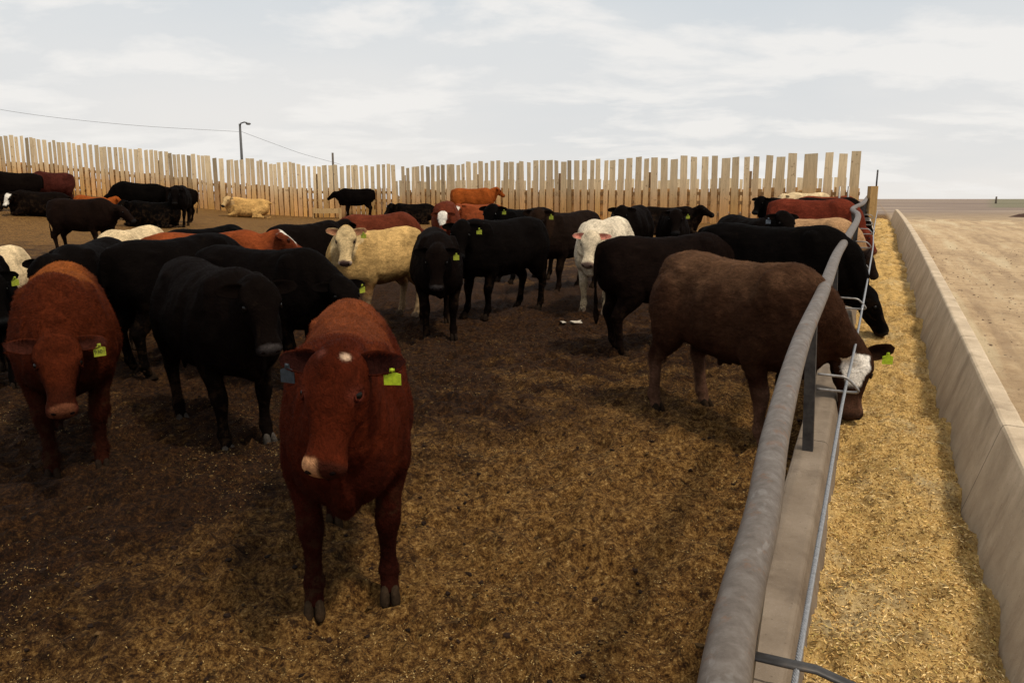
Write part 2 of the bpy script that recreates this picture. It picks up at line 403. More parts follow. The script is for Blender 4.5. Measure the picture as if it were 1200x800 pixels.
# ------------------------------------------------------------------ ground sheet
def axis(lo, hi, step, far, growth=1.16):
    a = list(np.arange(lo, hi, step)); s = step; x = a[-1]
    while x < far: s *= growth; x += s; a.append(x)
    s = step; x = lo; pre = []
    while x > -far: s *= growth; x -= s; pre.append(x)
    return np.array(pre[::-1]+a)
gx = axis(-5.2, 3.2, .032, 6000); gy = axis(1.3, 11.0, .034, 7000)
X, Y = np.meshgrid(gx, gy)
O = X*NB[0]+Y*NB[1]; S = X*UB[0]+Y*UB[1]
Z = T(X, Y)
pen = (1-sst((O+.30)/.05))
P3 = np.stack([X, Y, 0*X], -1)
near = np.exp(-np.maximum(np.hypot(X, Y)-12, 0)/18)
d = fbm(P3*1.4, 3, 3)*.09+fbm(P3*6, 4, 5, .65)*.055+np.maximum(fbm(P3*10, 3, 9, .7), .10)*.08
d += -np.maximum(vnoise(P3*4.5, 31)-.25, 0)*.24              # hoof pocks
hr = np.random.default_rng(99)
for k in range(2600):                              # hoof prints trodden into the soft floor
    hx_ = hr.uniform(-5, 2.2); hy_ = 1.5+hr.random()**1.3*8.5
    j0, j1 = np.searchsorted(gx, [hx_-.2, hx_+.2]); i0, i1 = np.searchsorted(gy, [hy_-.2, hy_+.2])
    a_ = hr.uniform(0, math.pi); lx_ = X[i0:i1, j0:j1]-hx_; ly_ = Y[i0:i1, j0:j1]-hy_
    p_ = lx_*math.cos(a_)+ly_*math.sin(a_); q_ = -lx_*math.sin(a_)+ly_*math.cos(a_)
    rr = np.sqrt((p_/1.25)**2+q_**2); dp = hr.uniform(.010, .038)
    d[i0:i1, j0:j1] += -dp*np.exp(-(rr/.052)**4)+dp*.45*np.exp(-((rr-.078)/.026)**2)
Z = Z+pen*near*(d-.01)-(1-pen)*sst((O+.35)/.1)*0.02
Z -= sst((np.hypot(X, Y)-150)/4000)*1.0
ny, nx = X.shape
idx = np.arange(nx*ny).reshape(ny, nx)
F4 = np.stack([idx[:-1, :-1], idx[:-1, 1:], idx[1:, 1:], idx[1:, :-1]], -1).reshape(-1, 4)
me = make_mesh('ground', np.stack([X, Y, Z], -1).reshape(-1, 3), F4)
tag(link('ground', me, M_dirt), kind='structure')

# sandy feed road on the far side of the bunk
sa = np.concatenate([np.arange(-4, 14, .07), np.arange(14, 40, .25), np.arange(40, 47, 1.0)])
oa = np.concatenate([np.arange(.80, 5, .06), np.arange(5, 14, .2), np.arange(14, 60, 1.2), [90, 140]])
S2, O2 = np.meshgrid(sa, oa)
X2 = UB[0]*S2+NB[0]*O2; Y2 = UB[1]*S2+NB[1]*O2
P3 = np.stack([X2, Y2, 0*X2], -1)
Z2 = T(X2, Y2)+.03+fbm(P3*np.array([.9, .9, 1]), 3, 21)*.05+fbm(P3*7, 3, 23)*.016
rut = np.exp(-((O2-2.6)/.22)**2)+np.exp(-((O2-4.5)/.25)**2)
Z2 -= rut*.035*(.6+vnoise(P3*.8, 4)); Z2 += np.exp(-((O2-3.5)/.3)**2)*.04
Z2 -= .06*sst((S2-38)/8)
Z2 -= .05*sst((O2-70)/60)
m2, n2_ = X2.shape; idx = np.arange(m2*n2_).reshape(m2, n2_)
F4 = np.stack([idx[:-1, :-1], idx[:-1, 1:], idx[1:, 1:], idx[1:, :-1]], -1).reshape(-1, 4)
tag(link('road', make_mesh('road', np.stack([X2, Y2, Z2], -1).reshape(-1, 3), F4), M_road), kind='structure')

def gravel(n, seed):
    r = np.random.default_rng(seed); base, bf = blob((0, 0, 0), (1, 1, 1), n=6); g = Geo()
    ss_ = 1.5+(r.random(n)**1.4)*22; oo_ = .92+r.random(n)**1.3*7
    xs, ys = so(ss_, oo_)
    for i in range(n):
        sz_ = .004+.016*r.random()**4
        v = base*r.uniform(.6, 1.2, (len(base), 1))*np.array([1.2, 1, .7])*sz_
        P_ = np.array([[xs[i], ys[i], 0]])
        z_ = T(xs[i], ys[i])+.03+fbm(P_*np.array([.9, .9, 1]), 3, 21)[0]*.05+fbm(P_*7, 3, 23)[0]*.016-.035*(math.exp(-((oo_[i]-2.6)/.22)**2)+math.exp(-((oo_[i]-4.5)/.25)**2))*.6+.04*math.exp(-((oo_[i]-3.5)/.3)**2)
        t = r.uniform(.5, 1.3); g.add(v+[xs[i], ys[i], z_], bf, np.array([.30, .22, .15])*t if r.random() < .6 else np.array([.12, .08, .055])*t)
    return tag(gobj('gravel', g, M_fleck), 'small stones and crumbs scattered on the sandy road', 'gravel', kind='stuff')
gravel(5000, 41)
# ------------------------------------------------------------------ concrete bunk
BUNK_S0, BUNK_S1 = -2.5, 34.6
def profile_sweep(prof, s0, s1, step=.25, jitter=.004, seed=1, taper=None):
    ss_ = np.arange(s0, s1+1e-6, step); prof = np.asarray(prof, float); n = len(prof)
    V = []
    for s in ss_:
        cx, cy = so(s, 0); z0 = T(cx, cy)
        o = prof[:, 0]; x = UB[0]*s+NB[0]*o; y = UB[1]*s+NB[1]*o
        V.append(np.stack([x, y, z0+prof[:, 1]], -1))
    V = np.concatenate(V)
    V = V+np.stack([vnoise(V*7, seed), vnoise(V*7+9, seed), vnoise(V*7+21, seed)], -1)*jitter*2
    f = []
    m = len(ss_)
    for k in range(m-1):
        for i in range(n):
            j = (i+1) % n; f.append((k*n+i, (k+1)*n+i, (k+1)*n+j, k*n+j))
    f.append(tuple(range(n))); f.append(tuple((m-1)*n+i for i in range(n))[::-1])
    return V, f
def rounded(pts, r=.018):
    out = []; n = len(pts); pts = [np.array(p, float) for p in pts]
    for i in range(n):
        p, a, b = pts[i], pts[i-1], pts[(i+1) % n]
        da = (a-p)/np.linalg.norm(a-p); db = (b-p)/np.linalg.norm(b-p)
        out += [p+da*r, p+(da+db)*r*.30, p+db*r]
    return out
bunk = bpy.data.objects.new('feed_bunk', None); COL.objects.link(bunk)
bunk.location = (*so(4, .2), 0)
tag(bunk, 'long cast concrete feed bunk trough filled with golden chopped feed', 'feed bunk')
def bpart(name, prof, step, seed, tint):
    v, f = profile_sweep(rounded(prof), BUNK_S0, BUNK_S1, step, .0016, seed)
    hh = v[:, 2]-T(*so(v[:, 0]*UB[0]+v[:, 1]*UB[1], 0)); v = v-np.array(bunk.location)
    cc = np.tile(tint, (len(v), 1))*(1+.38*(hh > .635))[:, None]  # wall top lightened over the inner face to paint in sun and shade
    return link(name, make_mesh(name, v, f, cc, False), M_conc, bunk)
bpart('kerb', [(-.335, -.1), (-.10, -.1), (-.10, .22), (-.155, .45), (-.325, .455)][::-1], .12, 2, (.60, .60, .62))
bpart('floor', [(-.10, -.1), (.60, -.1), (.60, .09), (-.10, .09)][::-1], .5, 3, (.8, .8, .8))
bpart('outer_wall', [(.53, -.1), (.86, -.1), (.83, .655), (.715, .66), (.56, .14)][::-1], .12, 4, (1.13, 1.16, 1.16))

# feed in the bunk
ss_ = np.concatenate([np.arange(.6, 9, .018), np.arange(9, BUNK_S1-.1, .06)]); oo = np.linspace(-.125, .60, 46)
S3, O3 = np.meshgrid(ss_, oo); X3 = UB[0]*S3+NB[0]*O3; Y3 = UB[1]*S3+NB[1]*O3
P3 = np.stack([X3, Y3, 0*X3], -1); cx, cy = so(S3, 0)
def feed_h(S_, O_, P_):
    t = (O_-.22)/.36
    return .235-.05*np.abs(t)**2*(O_ > .22)+fbm(P_*2.2, 3, 41)*.15-.05*np.exp(-(((O_+.02)/.13)**2))*(vnoise(P_*1.3, 47) > -.1)+fbm(P_*13, 4, 43, .65)*.045
Z3 = T(cx, cy)+feed_h(S3, O3, P3)
m2, n2_ = X3.shape; idx = np.arange(m2*n2_).reshape(m2, n2_)
F4 = np.stack([idx[:-1, :-1], idx[:-1, 1:], idx[1:, 1:], idx[1:, :-1]], -1).reshape(-1, 4)
tag(link('feed', make_mesh('feed', np.stack([X3, Y3, Z3], -1).reshape(-1, 3), F4), M_feed),
    'golden chopped silage lying the length of the bunk', 'feed', kind='stuff')

def flecks(name, px, py, pz, L, W, lift, palette, label, cat, seed):
    r = np.random.default_rng(seed); n = len(px)
    a = r.uniform(0, 2*math.pi, n); tz = r.uniform(-1, 1, n)*lift
    d = np.stack([np.cos(a), np.sin(a), tz], -1); w = np.stack([-np.sin(a), np.cos(a), r.uniform(-.8, .8, n)], -1)
    L = (L*r.uniform(.4, 1.4, n))[:, None]/2; W = (W*r.uniform(.5, 1.3, n))[:, None]/2
    c = np.stack([px, py, pz], -1); up = np.array([0, 0, 1.0])
    k = np.stack([c-d*L, c-w*W+up*W*.3, c+d*L, c+w*W+up*W*.3], 1).reshape(-1, 3)
    f = np.arange(4*n).reshape(n, 4)
    pal = np.asarray(palette, float); ci = pal[r.integers(0, len(pal), n)]*r.uniform(.7, 1.25, (n, 1))
    me = make_mesh(name, k, f, np.repeat(ci, 4, 0), False)
    return tag(link(name, me, M_fleck), label, cat, kind='stuff')
n = 60000
fs = .8+(rng.random(n)**1.8)*11; fo = rng.uniform(-.11, .56, n); fx, fy = so(fs, fo); cx, cy = so(fs, 0)
fp = np.stack([fx, fy, 0*fx], -1)
flecks('feed_flakes', fx, fy, T(cx, cy)+feed_h(fs, fo, fp)+.003, .022, .005, .5,
       [(.76, .50, .18), (.88, .64, .30), (.54, .31, .09), (.26, .13, .032), (.58, .42, .13), (.12, .06, .017), (.70, .46, .17)],
       'loose flakes of chopped stalk and husk on top of the feed', 'feed flakes', 11)

n = 700
fs = .9+(rng.random(n)**1.5)*9; fo = rng.uniform(-.10, .54, n); fx, fy = so(fs, fo); cx, cy = so(fs, 0)
flecks('feed_stalks', fx, fy, T(cx, cy)+feed_h(fs, fo, np.stack([fx, fy, 0*fx], -1))+.010, .050, .0035, .25,
       [(.66, .50, .24), (.50, .34, .13), (.24, .14, .05), (.74, .60, .34)], 'longer pale stalks lying loose across the feed', 'feed stalks', 15)
def ground_z(x, y):
    j = np.clip(np.searchsorted(gx, x)-1, 0, nx-2); i = np.clip(np.searchsorted(gy, y)-1, 0, ny-2)
    tx = (x-gx[j])/(gx[j+1]-gx[j]); ty = (y-gy[i])/(gy[i+1]-gy[i])
    return (Z[i, j]*(1-tx)+Z[i, j+1]*tx)*(1-ty)+(Z[i+1, j]*(1-tx)+Z[i+1, j+1]*tx)*ty
# chopped bedding scattered over the pen
n = 230000
yy = 1.6+(rng.random(n)**1.4)*8; xx = rng.uniform(-.72, .52, n)*(yy+.6)
keep = (xx*NB[0]+yy*NB[1] < -.37)
dens = vnoise(np.stack([xx, yy, 0*xx], -1)*1.1, 77)+vnoise(np.stack([xx, yy, 0*xx], -1)*4, 78)*.6+.35*sst((xx*NB[0]+yy*NB[1]+4)/3.5)
keep &= dens > rng.uniform(-.25, .75, n)
xx, yy = xx[keep], yy[keep]
flecks('bedding_litter', xx, yy, ground_z(xx, yy)+.004, .011, .0042, .6,
       [(.24, .135, .04), (.17, .085, .025), (.46, .32, .13), (.34, .22, .08), (.07, .033, .01), (.03, .012, .004), (.14, .07, .02)],
       'bits of dry straw and husk trodden over the pen floor', 'litter', 12)
# clods of manure
def clods(name, n, x0, seed, label):
    r = np.random.default_rng(seed); base, bf = blob((0, 0, 0), (1, 1, 1), n=6); bf3 = [q for q in bf]
    yy = 1.8+(r.random(n)**1.3)*11; xx = r.uniform(-.75, .45, n)*(yy+.5)
    k = (xx*NB[0]+yy*NB[1] < -.4)
    dd = vnoise(np.stack([xx, yy, 0*xx], -1)*.9, 55)-.35*sst((xx*NB[0]+yy*NB[1]+3.5)/3)
    k &= dd > r.uniform(-.5, .35, n)
    xx, yy = xx[k], yy[k]; zz = ground_z(xx, yy)
    g = Geo(); 
    for i in range(len(xx)):
        s = .006+.014*r.random()**3
        v = base*r.uniform(.55, 1.25, (len(base), 1))*np.array([1.2, 1, .6])*s
        a = r.uniform(0, 6.28); c, s_ = math.cos(a), math.sin(a)
        v = np.stack([v[:, 0]*c-v[:, 1]*s_, v[:, 0]*s_+v[:, 1]*c, v[:, 2]], -1)+[xx[i], yy[i], zz[i]+s*.2]
        t = r.uniform(.5, 1.5)
        g.add(v, bf3, np.array([.016, .007, .003])*t if r.random() < .6 else np.array([.07, .038, .012])*t)
    o = gobj(name, g, M_fleck, smooth=False)
    return tag(o, label, 'manure clods', kind='stuff')
clods('manure_clods', 6000, 0, 13, 'dark crumbly clods of manure strewn over the pen floor')

# ------------------------------------------------------------------ pipe rail, posts, wire rope, brackets
rail = bpy.data.objects.new('neck_rail', None); COL.objects.link(rail); rail.location = (*so(4.7, -.235), T(*so(4.7, 0)))
tag(rail, 'bent grey steel pipe rail on dark posts standing on the bunk kerb', 'rail')
RL = np.array(rail.location)
pipe_pts = [(-.35, -.62, 1.22), (.06, .35, 1.235), (.353, 1.202, 1.259), (.455, 1.469, 1.27), (.62, 1.864, 1.288), (.867, 2.511, 1.317), (1.389, 3.763, 1.377),
            (2.077, 5.286, 1.451), (2.919, 7.191, 1.543), (3.55, 8.55, 1.60), (4.191, 9.913, 1.666), (5.10, 11.9, 1.73), (5.62, 13.1, 1.80),
            (6.33, 15.0, 1.863), (7.2, 16.6, 1.95), (8.7, 19.9, 2.02), (13.0, 29.6, 2.13)]
Pp = catmull(np.array(pipe_pts), 8)
v, f = tube(Pp-RL, .0435, 20)
gq = Geo().add(v, f); gobj('pipe', gq, M_pipe, rail, True)
def pipe_z(s):
    ps = Pp[:, 0]*UB[0]+Pp[:, 1]*UB[1]; return np.interp(s, ps, Pp[:, 2]), np.interp(s, ps, Pp[:, 0]*NB[0]+Pp[:, 1]*NB[1])
post_s = [1.95, 4.70, 7.45, 10.2, 12.95, 15.7, 18.45, 21.2, 23.95, 26.7, 29.45]
for k, s in enumerate(post_s):
    x, y = so(s, -.25); z0 = T(*so(s, 0))+.42; pz, po = pipe_z(s)
    px_, py_ = so(s, po)
    g = Geo(); hw = .032
    ang = math.atan2(UB[1], UB[0])
    c, s_ = math.cos(ang), math.sin(ang)
    v, f = box(-hw, hw, -hw*.9, hw*.9, z0, pz-.02)
    v2 = np.stack([v[:, 0]*c-v[:, 1]*s_+x, v[:, 0]*s_+v[:, 1]*c+y, v[:, 2]], -1)
    top = v[:, 2] > z0+.1
    v2[top, 0] += px_-x; v2[top, 1] += py_-y
    g.add(v2-RL, f)
    gobj('post', g, M_steel, rail)
    # bent bracket that holds the wire rope out over the bunk
    zb = T(*so(s, 0))+.85
    g = Geo()
    pts = [(s-.034, -.225, zb+.055), (s-.036, -.14, zb+.052), (s-.034, -.075, zb+.045), (s-.02, -.02, zb-.01), (s-.01, -.012, zb-.034), (s-.004, -.06, zb-.04), (s+.0, -.15, zb-.04), (s+.004, -.225, zb-.04)]
    W = []
    for a_, b_, z_ in pts:
        q = so(a_, b_); W.append((q[0], q[1], z_))
    if k == 0:
        W = [(*so(s-.02, -.23), zb), (*so(s-.03, -.12), zb+.005), (*so(s-.02, -.05), zb), (*so(s-.01, .06), zb-.035), (*so(s, .10), zb-.06)]
        v, f = tube(np.array(W)-RL, .020, 8, squash=.4)
        g.add(v, f); gobj('cable_bracket', g, M_steel, rail, True)
    else:
        v, f = tube(catmull(W, 3)-RL, .0075 if k < 4 else .009, 8)
        g.add(v, f); gobj('cable_bracket', g, M_rod, rail, True)
# twisted wire rope
cab = [(-.02, .2, .86), (.713, 1.814, .914), (1.108, 2.68, .954), (1.72, 4.02, 1.02), (2.364, 5.387, 1.086), (3.931, 8.77, 1.245), (5.3, 11.75, 1.37), (6.62, 14.697, 1.481), (9.6, 21.2, 1.74)]
Cb = catmull(cab, 60)
seg = np.linalg.norm(np.diff(Cb, axis=0), axis=1); L = np.concatenate([[0], np.cumsum(seg)])
ropeobj = None
g = Geo(); Ln = np.arange(0, min(L[-1], 7.0), .006)
Cn = np.stack([np.interp(Ln, L, Cb[:, i]) for i in range(3)], -1)
t = np.gradient(Cn, axis=0); t /= np.linalg.norm(t, axis=1)[:, None]
A = np.cross(t, [0, 0, 1.0]); A /= np.linalg.norm(A, axis=1)[:, None]; B = np.cross(A, t)
for st in range(6):
    ph = Ln/.075*2*math.pi+st*math.pi/3
    Q = Cn+(A*np.cos(ph)[:, None]+B*np.sin(ph)[:, None])*.0052
    v, f = tube(Q, .0034, 5); g.add(v, f)
Lf = np.arange(7.0, L[-1], .2); Cf = np.stack([np.interp(Lf, L, Cb[:, i]) for i in range(3)], -1)
v, f = tube(Cf, .009, 8); g.add(v, f)
tag(gobj('wire_rope', g, M_rope, None, True), 'twisted steel wire rope strung along the bunk below the pipe rail', 'cable')

# ------------------------------------------------------------------ cattle
def frame(yaw, pitch, roll=0):
    u = np.array([math.cos(pitch)*math.cos(yaw), math.cos(pitch)*math.sin(yaw), -math.sin(pitch)])
    w = np.array([-math.sin(yaw), math.cos(yaw), 0]); v = np.cross(u, w)
    if roll:
        c, s = math.cos(roll), math.sin(roll); w, v = w*c+v*s, v*c-w*s
    return u, v, w
DEF = dict(poll=(1.12, 0, 1.36), yaw=0, pitch=55, roll=0, legs=((0, 0), (0, 0), (0, 0), (0, 0)), fat=1.0, lie=False, voxel=.02,
           coat=(.01, .009, .009), belly=None, face=None, muzzle=(.012, .012, .012), nose=None, legc=None, hair=0, ear_in=None, size=1.0, droop=.15, tail=True, hump=0.0)
XS, HU = .88, .86
def build_body(p):
    q = dict(DEF); q.update(p)
    fat = q['fat']; dz = -.56 if q['lie'] else 0.0
    g = Geo()
    # trunk: x, top, bottom, half width
    TR = np.array([(-.92, 1.19, .98, .07), (-.89, 1.28, .84, .17), (-.81, 1.34, .74, .245), (-.66, 1.375, .68, .280), (-.48, 1.385, .635, .295), (-.25, 1.365, .59, .315),
                   (0, 1.355, .565, .335), (.22, 1.36, .565, .325), (.42, 1.38, .575, .305), (.58, 1.40+q['hump'], .585, .285), (.74, 1.38+q['hump'], .60, .255), (.88, 1.31, .65, .21), (.97, 1.20, .74, .15), (1.01, 1.08, .84, .07)])
    Q = catmull(TR, 3); m = len(Q)
    cen = np.stack([Q[:, 0], 0*Q[:, 0], (Q[:, 1]+Q[:, 2])/2+dz], -1)
    v, f = loft(cen, np.tile([0, 1, 0], (m, 1)), np.tile([0, 0, 1], (m, 1)), Q[:, 3]*fat, (Q[:, 1]-Q[:, 2])/2, 26, 2.3, .20)
    g.add(v, f)
    for s in (-1, 1):
        g.add(*blob((-.50, s*.165*fat, 1.235+dz), (.12, .07, .06)))          # hooks
        g.add(*blob((.55, s*.17*fat, 1.12+dz), (.16, .12, .24)))              # shoulder
        g.add(*blob((-.80, s*.09, 1.18+dz), (.08, .06, .06)))                 # pins
    for vv_ in g.v: vv_[:, 0] *= XS
    # neck
    u, vv, w = frame(R(q['yaw']), R(q['pitch']), R(q['roll']))
    poll = np.array(q['poll'], float); ue = u*HU
    if q['lie']: poll = poll+[0, 0, 0]
    hb = poll+u*.02-vv*.085
    S0 = np.array([.44, 0, 1.06+dz]); S1 = np.array([.70, 0, 1.04+dz])
    gap = np.linalg.norm(hb-S1)
    up_t = np.array([1, 0, float(np.interp(hb[2]-dz, [.6, 1.0, 1.3], [-.9, -.1, .45]))]); up_t /= np.linalg.norm(up_t)
    bk = -u*.35-vv*.65; bk = bk/np.linalg.norm(bk)
    c1 = S1+up_t*gap*.34; c2 = hb+bk*gap*.30
    bz = lambda t: (1-t)**3*S1+3*(1-t)**2*t*c1+3*(1-t)*t*t*c2+t**3*hb
    rows = [(*S0, .27, .22)]; lat = [np.array([0, 1.0, 0])]
    for t in (0, .2, .42, .64, .84, 1.0):
        p3 = bz(t); rows.append((*p3, .275*(1-t)**1.1+.125*t+.02*math.sin(math.pi*t), (.20*(1-t)+.105*t)*(.5+.5*fat)))
        lat.append(np.array([0, 1.0, 0])*(1-t)+w*t)
    rows.append((*(hb+u*.06), .115, .10)); lat.append(w)
    v, f = limb(rows, np.array(lat), 3, 20); g.add(v, f)
    # dewlap and brisket
    dl = []
    for t in (.05, .3, .55, .8):
        p3 = bz(t); tn = bz(min(t+.05, 1))-bz(max(t-.05, 0)); tn /= np.linalg.norm(tn)
        side = np.array([0, 1.0, 0])*(1-t)+w*t; dn = np.cross(tn, side); dn /= np.linalg.norm(dn)
        if dn[2] > 0 or (abs(dn[2]) < .2 and dn[0] > 0): dn = -dn
        r = .275*(1-t)**1.1+.125*t
        dl.append((*(p3+dn*(r*.88)), .07*(1-t)+.03, .035))
    v, f = limb([(.62, 0, .72+dz, .15, .11), (.76, 0, .72+dz, .13, .08)]+dl, np.array([0, 1.0, 0]), 3, 10); g.add(v, f)
    # head
    HD = np.array([(-.065, -.075, .035, .045), (-.04, -.072, .068, .098), (0, -.078, .088, .126), (.07, -.09, .108, .144), (.15, -.10, .116, .142), (.22, -.105, .112, .113), (.30, -.110, .098, .090),
                   (.38, -.112, .084, .077), (.44, -.112, .080, .084), (.49, -.112, .078, .096), (.525, -.114, .068, .090), (.548, -.118, .046, .064), (.556, -.12, .018, .026)])
    Q = catmull(HD, 3); m = len(Q)
    cen = poll+Q[:, :1]*ue+Q[:, 1:2]*vv
    v, f = loft(cen, np.tile(w, (m, 1)), np.tile(vv, (m, 1)), Q[:, 3], Q[:, 2], 24, 2.35, -.12); g.add(v, f)
    for s in (-1, 1):
        ax = np.stack([u, vv, w])
        g.add(*blob(poll+ue*.125-vv*.028+w*s*.108, (.048, .030, .036), ax))   # brow
        g.add(*blob(poll+ue*.17-vv*.155+w*s*.078, (.10, .060, .040), ax))      # cheek
        g.add(*blob(poll+ue*.51-vv*.090+w*s*.045, (.034, .030, .030), ax))     # nostril wing
    g.add(*blob(poll+ue*.46-vv*.165, (.065, .03, .05), np.stack([u, vv, w])))  # lower lip
    g.add(*blob(poll-u*.025-vv*.03, (.05, .05, .06), np.stack([u, vv, w])))   # poll
    hooves = []
    if not q['lie']:
        base = [[(.52, .16, 1.00, .17, .10), (.49, .215, .80, .155, .095), (.46, .215, .67, .115, .08), (.485, .195, .55, .082, .064), (.515, .182, .42, .060, .056), (.515, .178, .365, .050, .046),
                 (.508, .176, .27, .038, .035), (.508, .175, .19, .038, .037), (.515, .175, .14, .049, .048), (.54, .175, .095, .041, .044), (.558, .175, .06, .046, .050), (.563, .175, .035, .045, .05)],
                [(-.62, .11, 1.14, .22, .14), (-.60, .185, .97, .245, .125), (-.56, .205, .82, .20, .115), (-.565, .20, .68, .135, .085), (-.645, .185, .565, .085, .058), (-.71, .178, .48, .066, .050), (-.70, .176, .41, .052, .042),
                 (-.675, .174, .29, .041, .037), (-.662, .173, .19, .041, .038), (-.655, .173, .145, .050, .049), (-.632, .173, .10, .042, .044), (-.612, .173, .06, .047, .05), (-.607, .173, .035, .045, .05)]]
        for k, (dxx, dyy) in enumerate(q['legs']):
            rowsL = np.array(base[k//2]); s = 1 if k % 2 == 0 else -1
            rowsL[:, 1] *= s
            zt = rowsL[0, 2]; wgt = np.clip((zt-rowsL[:, 2])/(zt-.1), 0, 1)**1.15
            rowsL[:, 0] = rowsL[:, 0]*XS+dxx*wgt; rowsL[:, 1] += dyy*wgt
            rowsL[4 if k < 2 else 3:-3, 3:] *= 1.22; rowsL[-3:, 3:] *= 1.05
            v, f = limb(rowsL, (0, 1, 0), 3, 14); g.add(v, f)
            hooves.append((rowsL[-1, 0]+.012, rowsL[-1, 1], 0))
            kx, ky = rowsL[5 if k < 2 else 5, 0], rowsL[5, 1]
    else:
        for s in (-1, 1):
            g.add(*limb([(.50, s*.20, .45, .17, .11), (.52, s*.27, .22, .12, .09), (.70, s*.28, .10, .075, .065), (.84, s*.27, .075, .058, .058), (.72, s*.25, .05, .045, .045), (.55, s*.25, .045, .042, .042), (.46, s*.25, .045, .05, .045)], (0, 1, 0), 3, 12))
            g.add(*limb([(-.60, s*.16, .52, .22, .14), (-.45, s*.28, .34, .22, .13), (-.22, s*.36, .20, .14, .10), (-.38, s*.41, .10, .085, .06), (-.62, s*.43, .07, .06, .05), (-.48, s*.44, .05, .045, .045), (-.22, s*.44, .045, .042, .042), (-.12, s*.44, .045, .05, .045)], (0, 1, 0), 3, 12))
    if q['tail']:
        if q['lie']: g.add(*limb([(-.76, 0, .70, .05, .05), (-.92, .02, .62, .03, .03), (-.95, .06, .35, .022, .022), (-.93, .12, .12, .02, .02), (-.80, .2, .05, .035, .035), (-.7, .24, .03, .02, .02)], (0, 1, 0), 3, 8))
        else: g.add(*limb([(-.72, 0, 1.29, .05, .05), (-.82, 0, 1.25, .034, .034), (-.855, 0, 1.05, .024, .026), (-.845, .0, .78, .02, .022), (-.83, .01, .60, .026, .028), (-.825, .01, .47, .038, .036), (-.82, .01, .36, .016, .016)], (0, 1, 0), 3, 8))
    if q.get('sheath'): g.add(*limb([(-.05, 0, .60, .10, .06), (-.12, 0, .55, .05, .035), (-.14, 0, .49, .022, .02)], (0, 1, 0), 3, 8))
    v, f, _ = g.arrays()
    me0 = make_mesh('tmp', v, f); ob = bpy.data.objects.new('tmp', me0); COL.objects.link(ob)
    mod = ob.modifiers.new('r', 'REMESH'); mod.mode = 'VOXEL'; mod.voxel_size = q['voxel']
    sm = ob.modifiers.new('s', 'SMOOTH'); sm.factor = .5; sm.iterations = 5 if q['voxel'] > .016 else 9
    dg = bpy.context.evaluated_depsgraph_get(); dg.update()
    me1 = bpy.data.meshes.new_from_object(ob.evaluated_get(dg))
    bpy.data.objects.remove(ob); bpy.data.meshes.remove(me0)
    nv = len(me1.vertices); V = np.empty(nv*3, np.float32); me1.vertices.foreach_get('co', V); V = V.reshape(-1, 3).astype(float)
    NR = np.empty(nv*3, np.float32); me1.vertices.foreach_get('normal', NR); NR = NR.reshape(-1, 3).astype(float)
    Fa = [tuple(pl.vertices) for pl in me1.polygons]
    bpy.data.meshes.remove(me1)
    # head coordinates
    rel = V-poll; hu, hv, hw = rel@u/HU, rel@vv, rel@w
    ishead = (hu > -.06) & (hu < .62) & (np.abs(hw) < .18) & (hv > -.27) & (hv < .06)
    def gs(cu, cv, cw, r): return np.exp(-((hu-cu)**2+(hv-cv)**2+(np.abs(hw)-cw)**2)/r**2)*ishead
    V -= NR*(.020*gs(.522, -.093, .040, .015)+.011*gs(.165, -.062, .128, .036)+.007*np.exp(-((hv+.158)/.008)**2)*ishead*(hu > .40)*1.0)[:, None]
    V += NR*(fbm(V*9, 3, 5)*.012+(fbm(V*34, 2, 6)*.007 if q['voxel'] < .016 else 0))[:, None]*(1-.75*ishead)[:, None]*(V[:, 2] > .5+dz)[:, None]
    ax_ = np.abs(V[:, 1]); zz_ = V[:, 2]-dz
    def gb(cx_, cy_, cz_, rx_, rz_): return np.exp(-((V[:, 0]-cx_)/rx_)**2-((ax_-cy_)/.16)**2-((zz_-cz_)/rz_)**2)*(np.linalg.norm(V-poll, axis=1) > .5)
    amp = .032*gb(-.30, .27, 1.10, .11, .13)+.020*gb(.20, .30, .92, .06, .25)+.022*gb(-.66, .20, 1.18, .07, .08)+.018*gb(.50, .24, 1.20, .06, .12)-.022*gb(.40, .24, .98, .09, .16)-.012*gb(-.02, .33, .78, .2, .16)
    ribs = .0028*np.sin(V[:, 0]*52+zz_*6)*gb(.0, .31, .95, .22, .2)
    rel0 = V-hb; nk = np.exp(-(np.linalg.norm(V-(poll*.45+np.array([.60, 0, .98+dz])*.55), axis=1)/.26)**2)
    folds = .006*np.sin(V[:, 0]*48+zz_*18)*nk*(ax_ > .03)
    V -= NR*(amp+ribs+folds)[:, None]
    # coat colours; the red steers' back light and belly shade are painted in too
    coat = np.array(q['coat'], float); C = np.tile(coat, (nv, 1))
    def blend(mask, col): 
        mk = np.clip(mask, 0, 1)[:, None]; C[:] = C*(1-mk)+np.array(col)*mk
    nz = fbm(V*7, 3, 61)
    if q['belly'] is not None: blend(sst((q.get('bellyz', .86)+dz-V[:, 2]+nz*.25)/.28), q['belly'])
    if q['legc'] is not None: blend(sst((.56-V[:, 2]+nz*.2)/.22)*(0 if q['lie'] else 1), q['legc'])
    if q.get('patch') is not None:
        (pc, pr, pcol) = q['patch']; blend(sst(1.6-1.6*np.linalg.norm((V-np.array(pc))/np.array(pr), axis=1)+nz*.55), pcol)
    if q.get('headc') is not None: blend(sst((hu+.14)/.1)*(np.abs(hw) < .22)*(hu < .7)*(hv > -.35)*(np.linalg.norm(rel, axis=1) < .66), q['headc'])
    if q['face'] is not None:
        (f0, f1, fw, fcol) = q['face']
        wid = fw*(1-.35*sst((hu-f0)/(f1-f0)))
        blend(sst((wid+nz*.05-np.abs(hw))/.012)*sst((hu-f0+nz*.08)/.02)*sst((f1-hu+nz*.08)/.03)*(hv > -.11)*ishead, fcol)
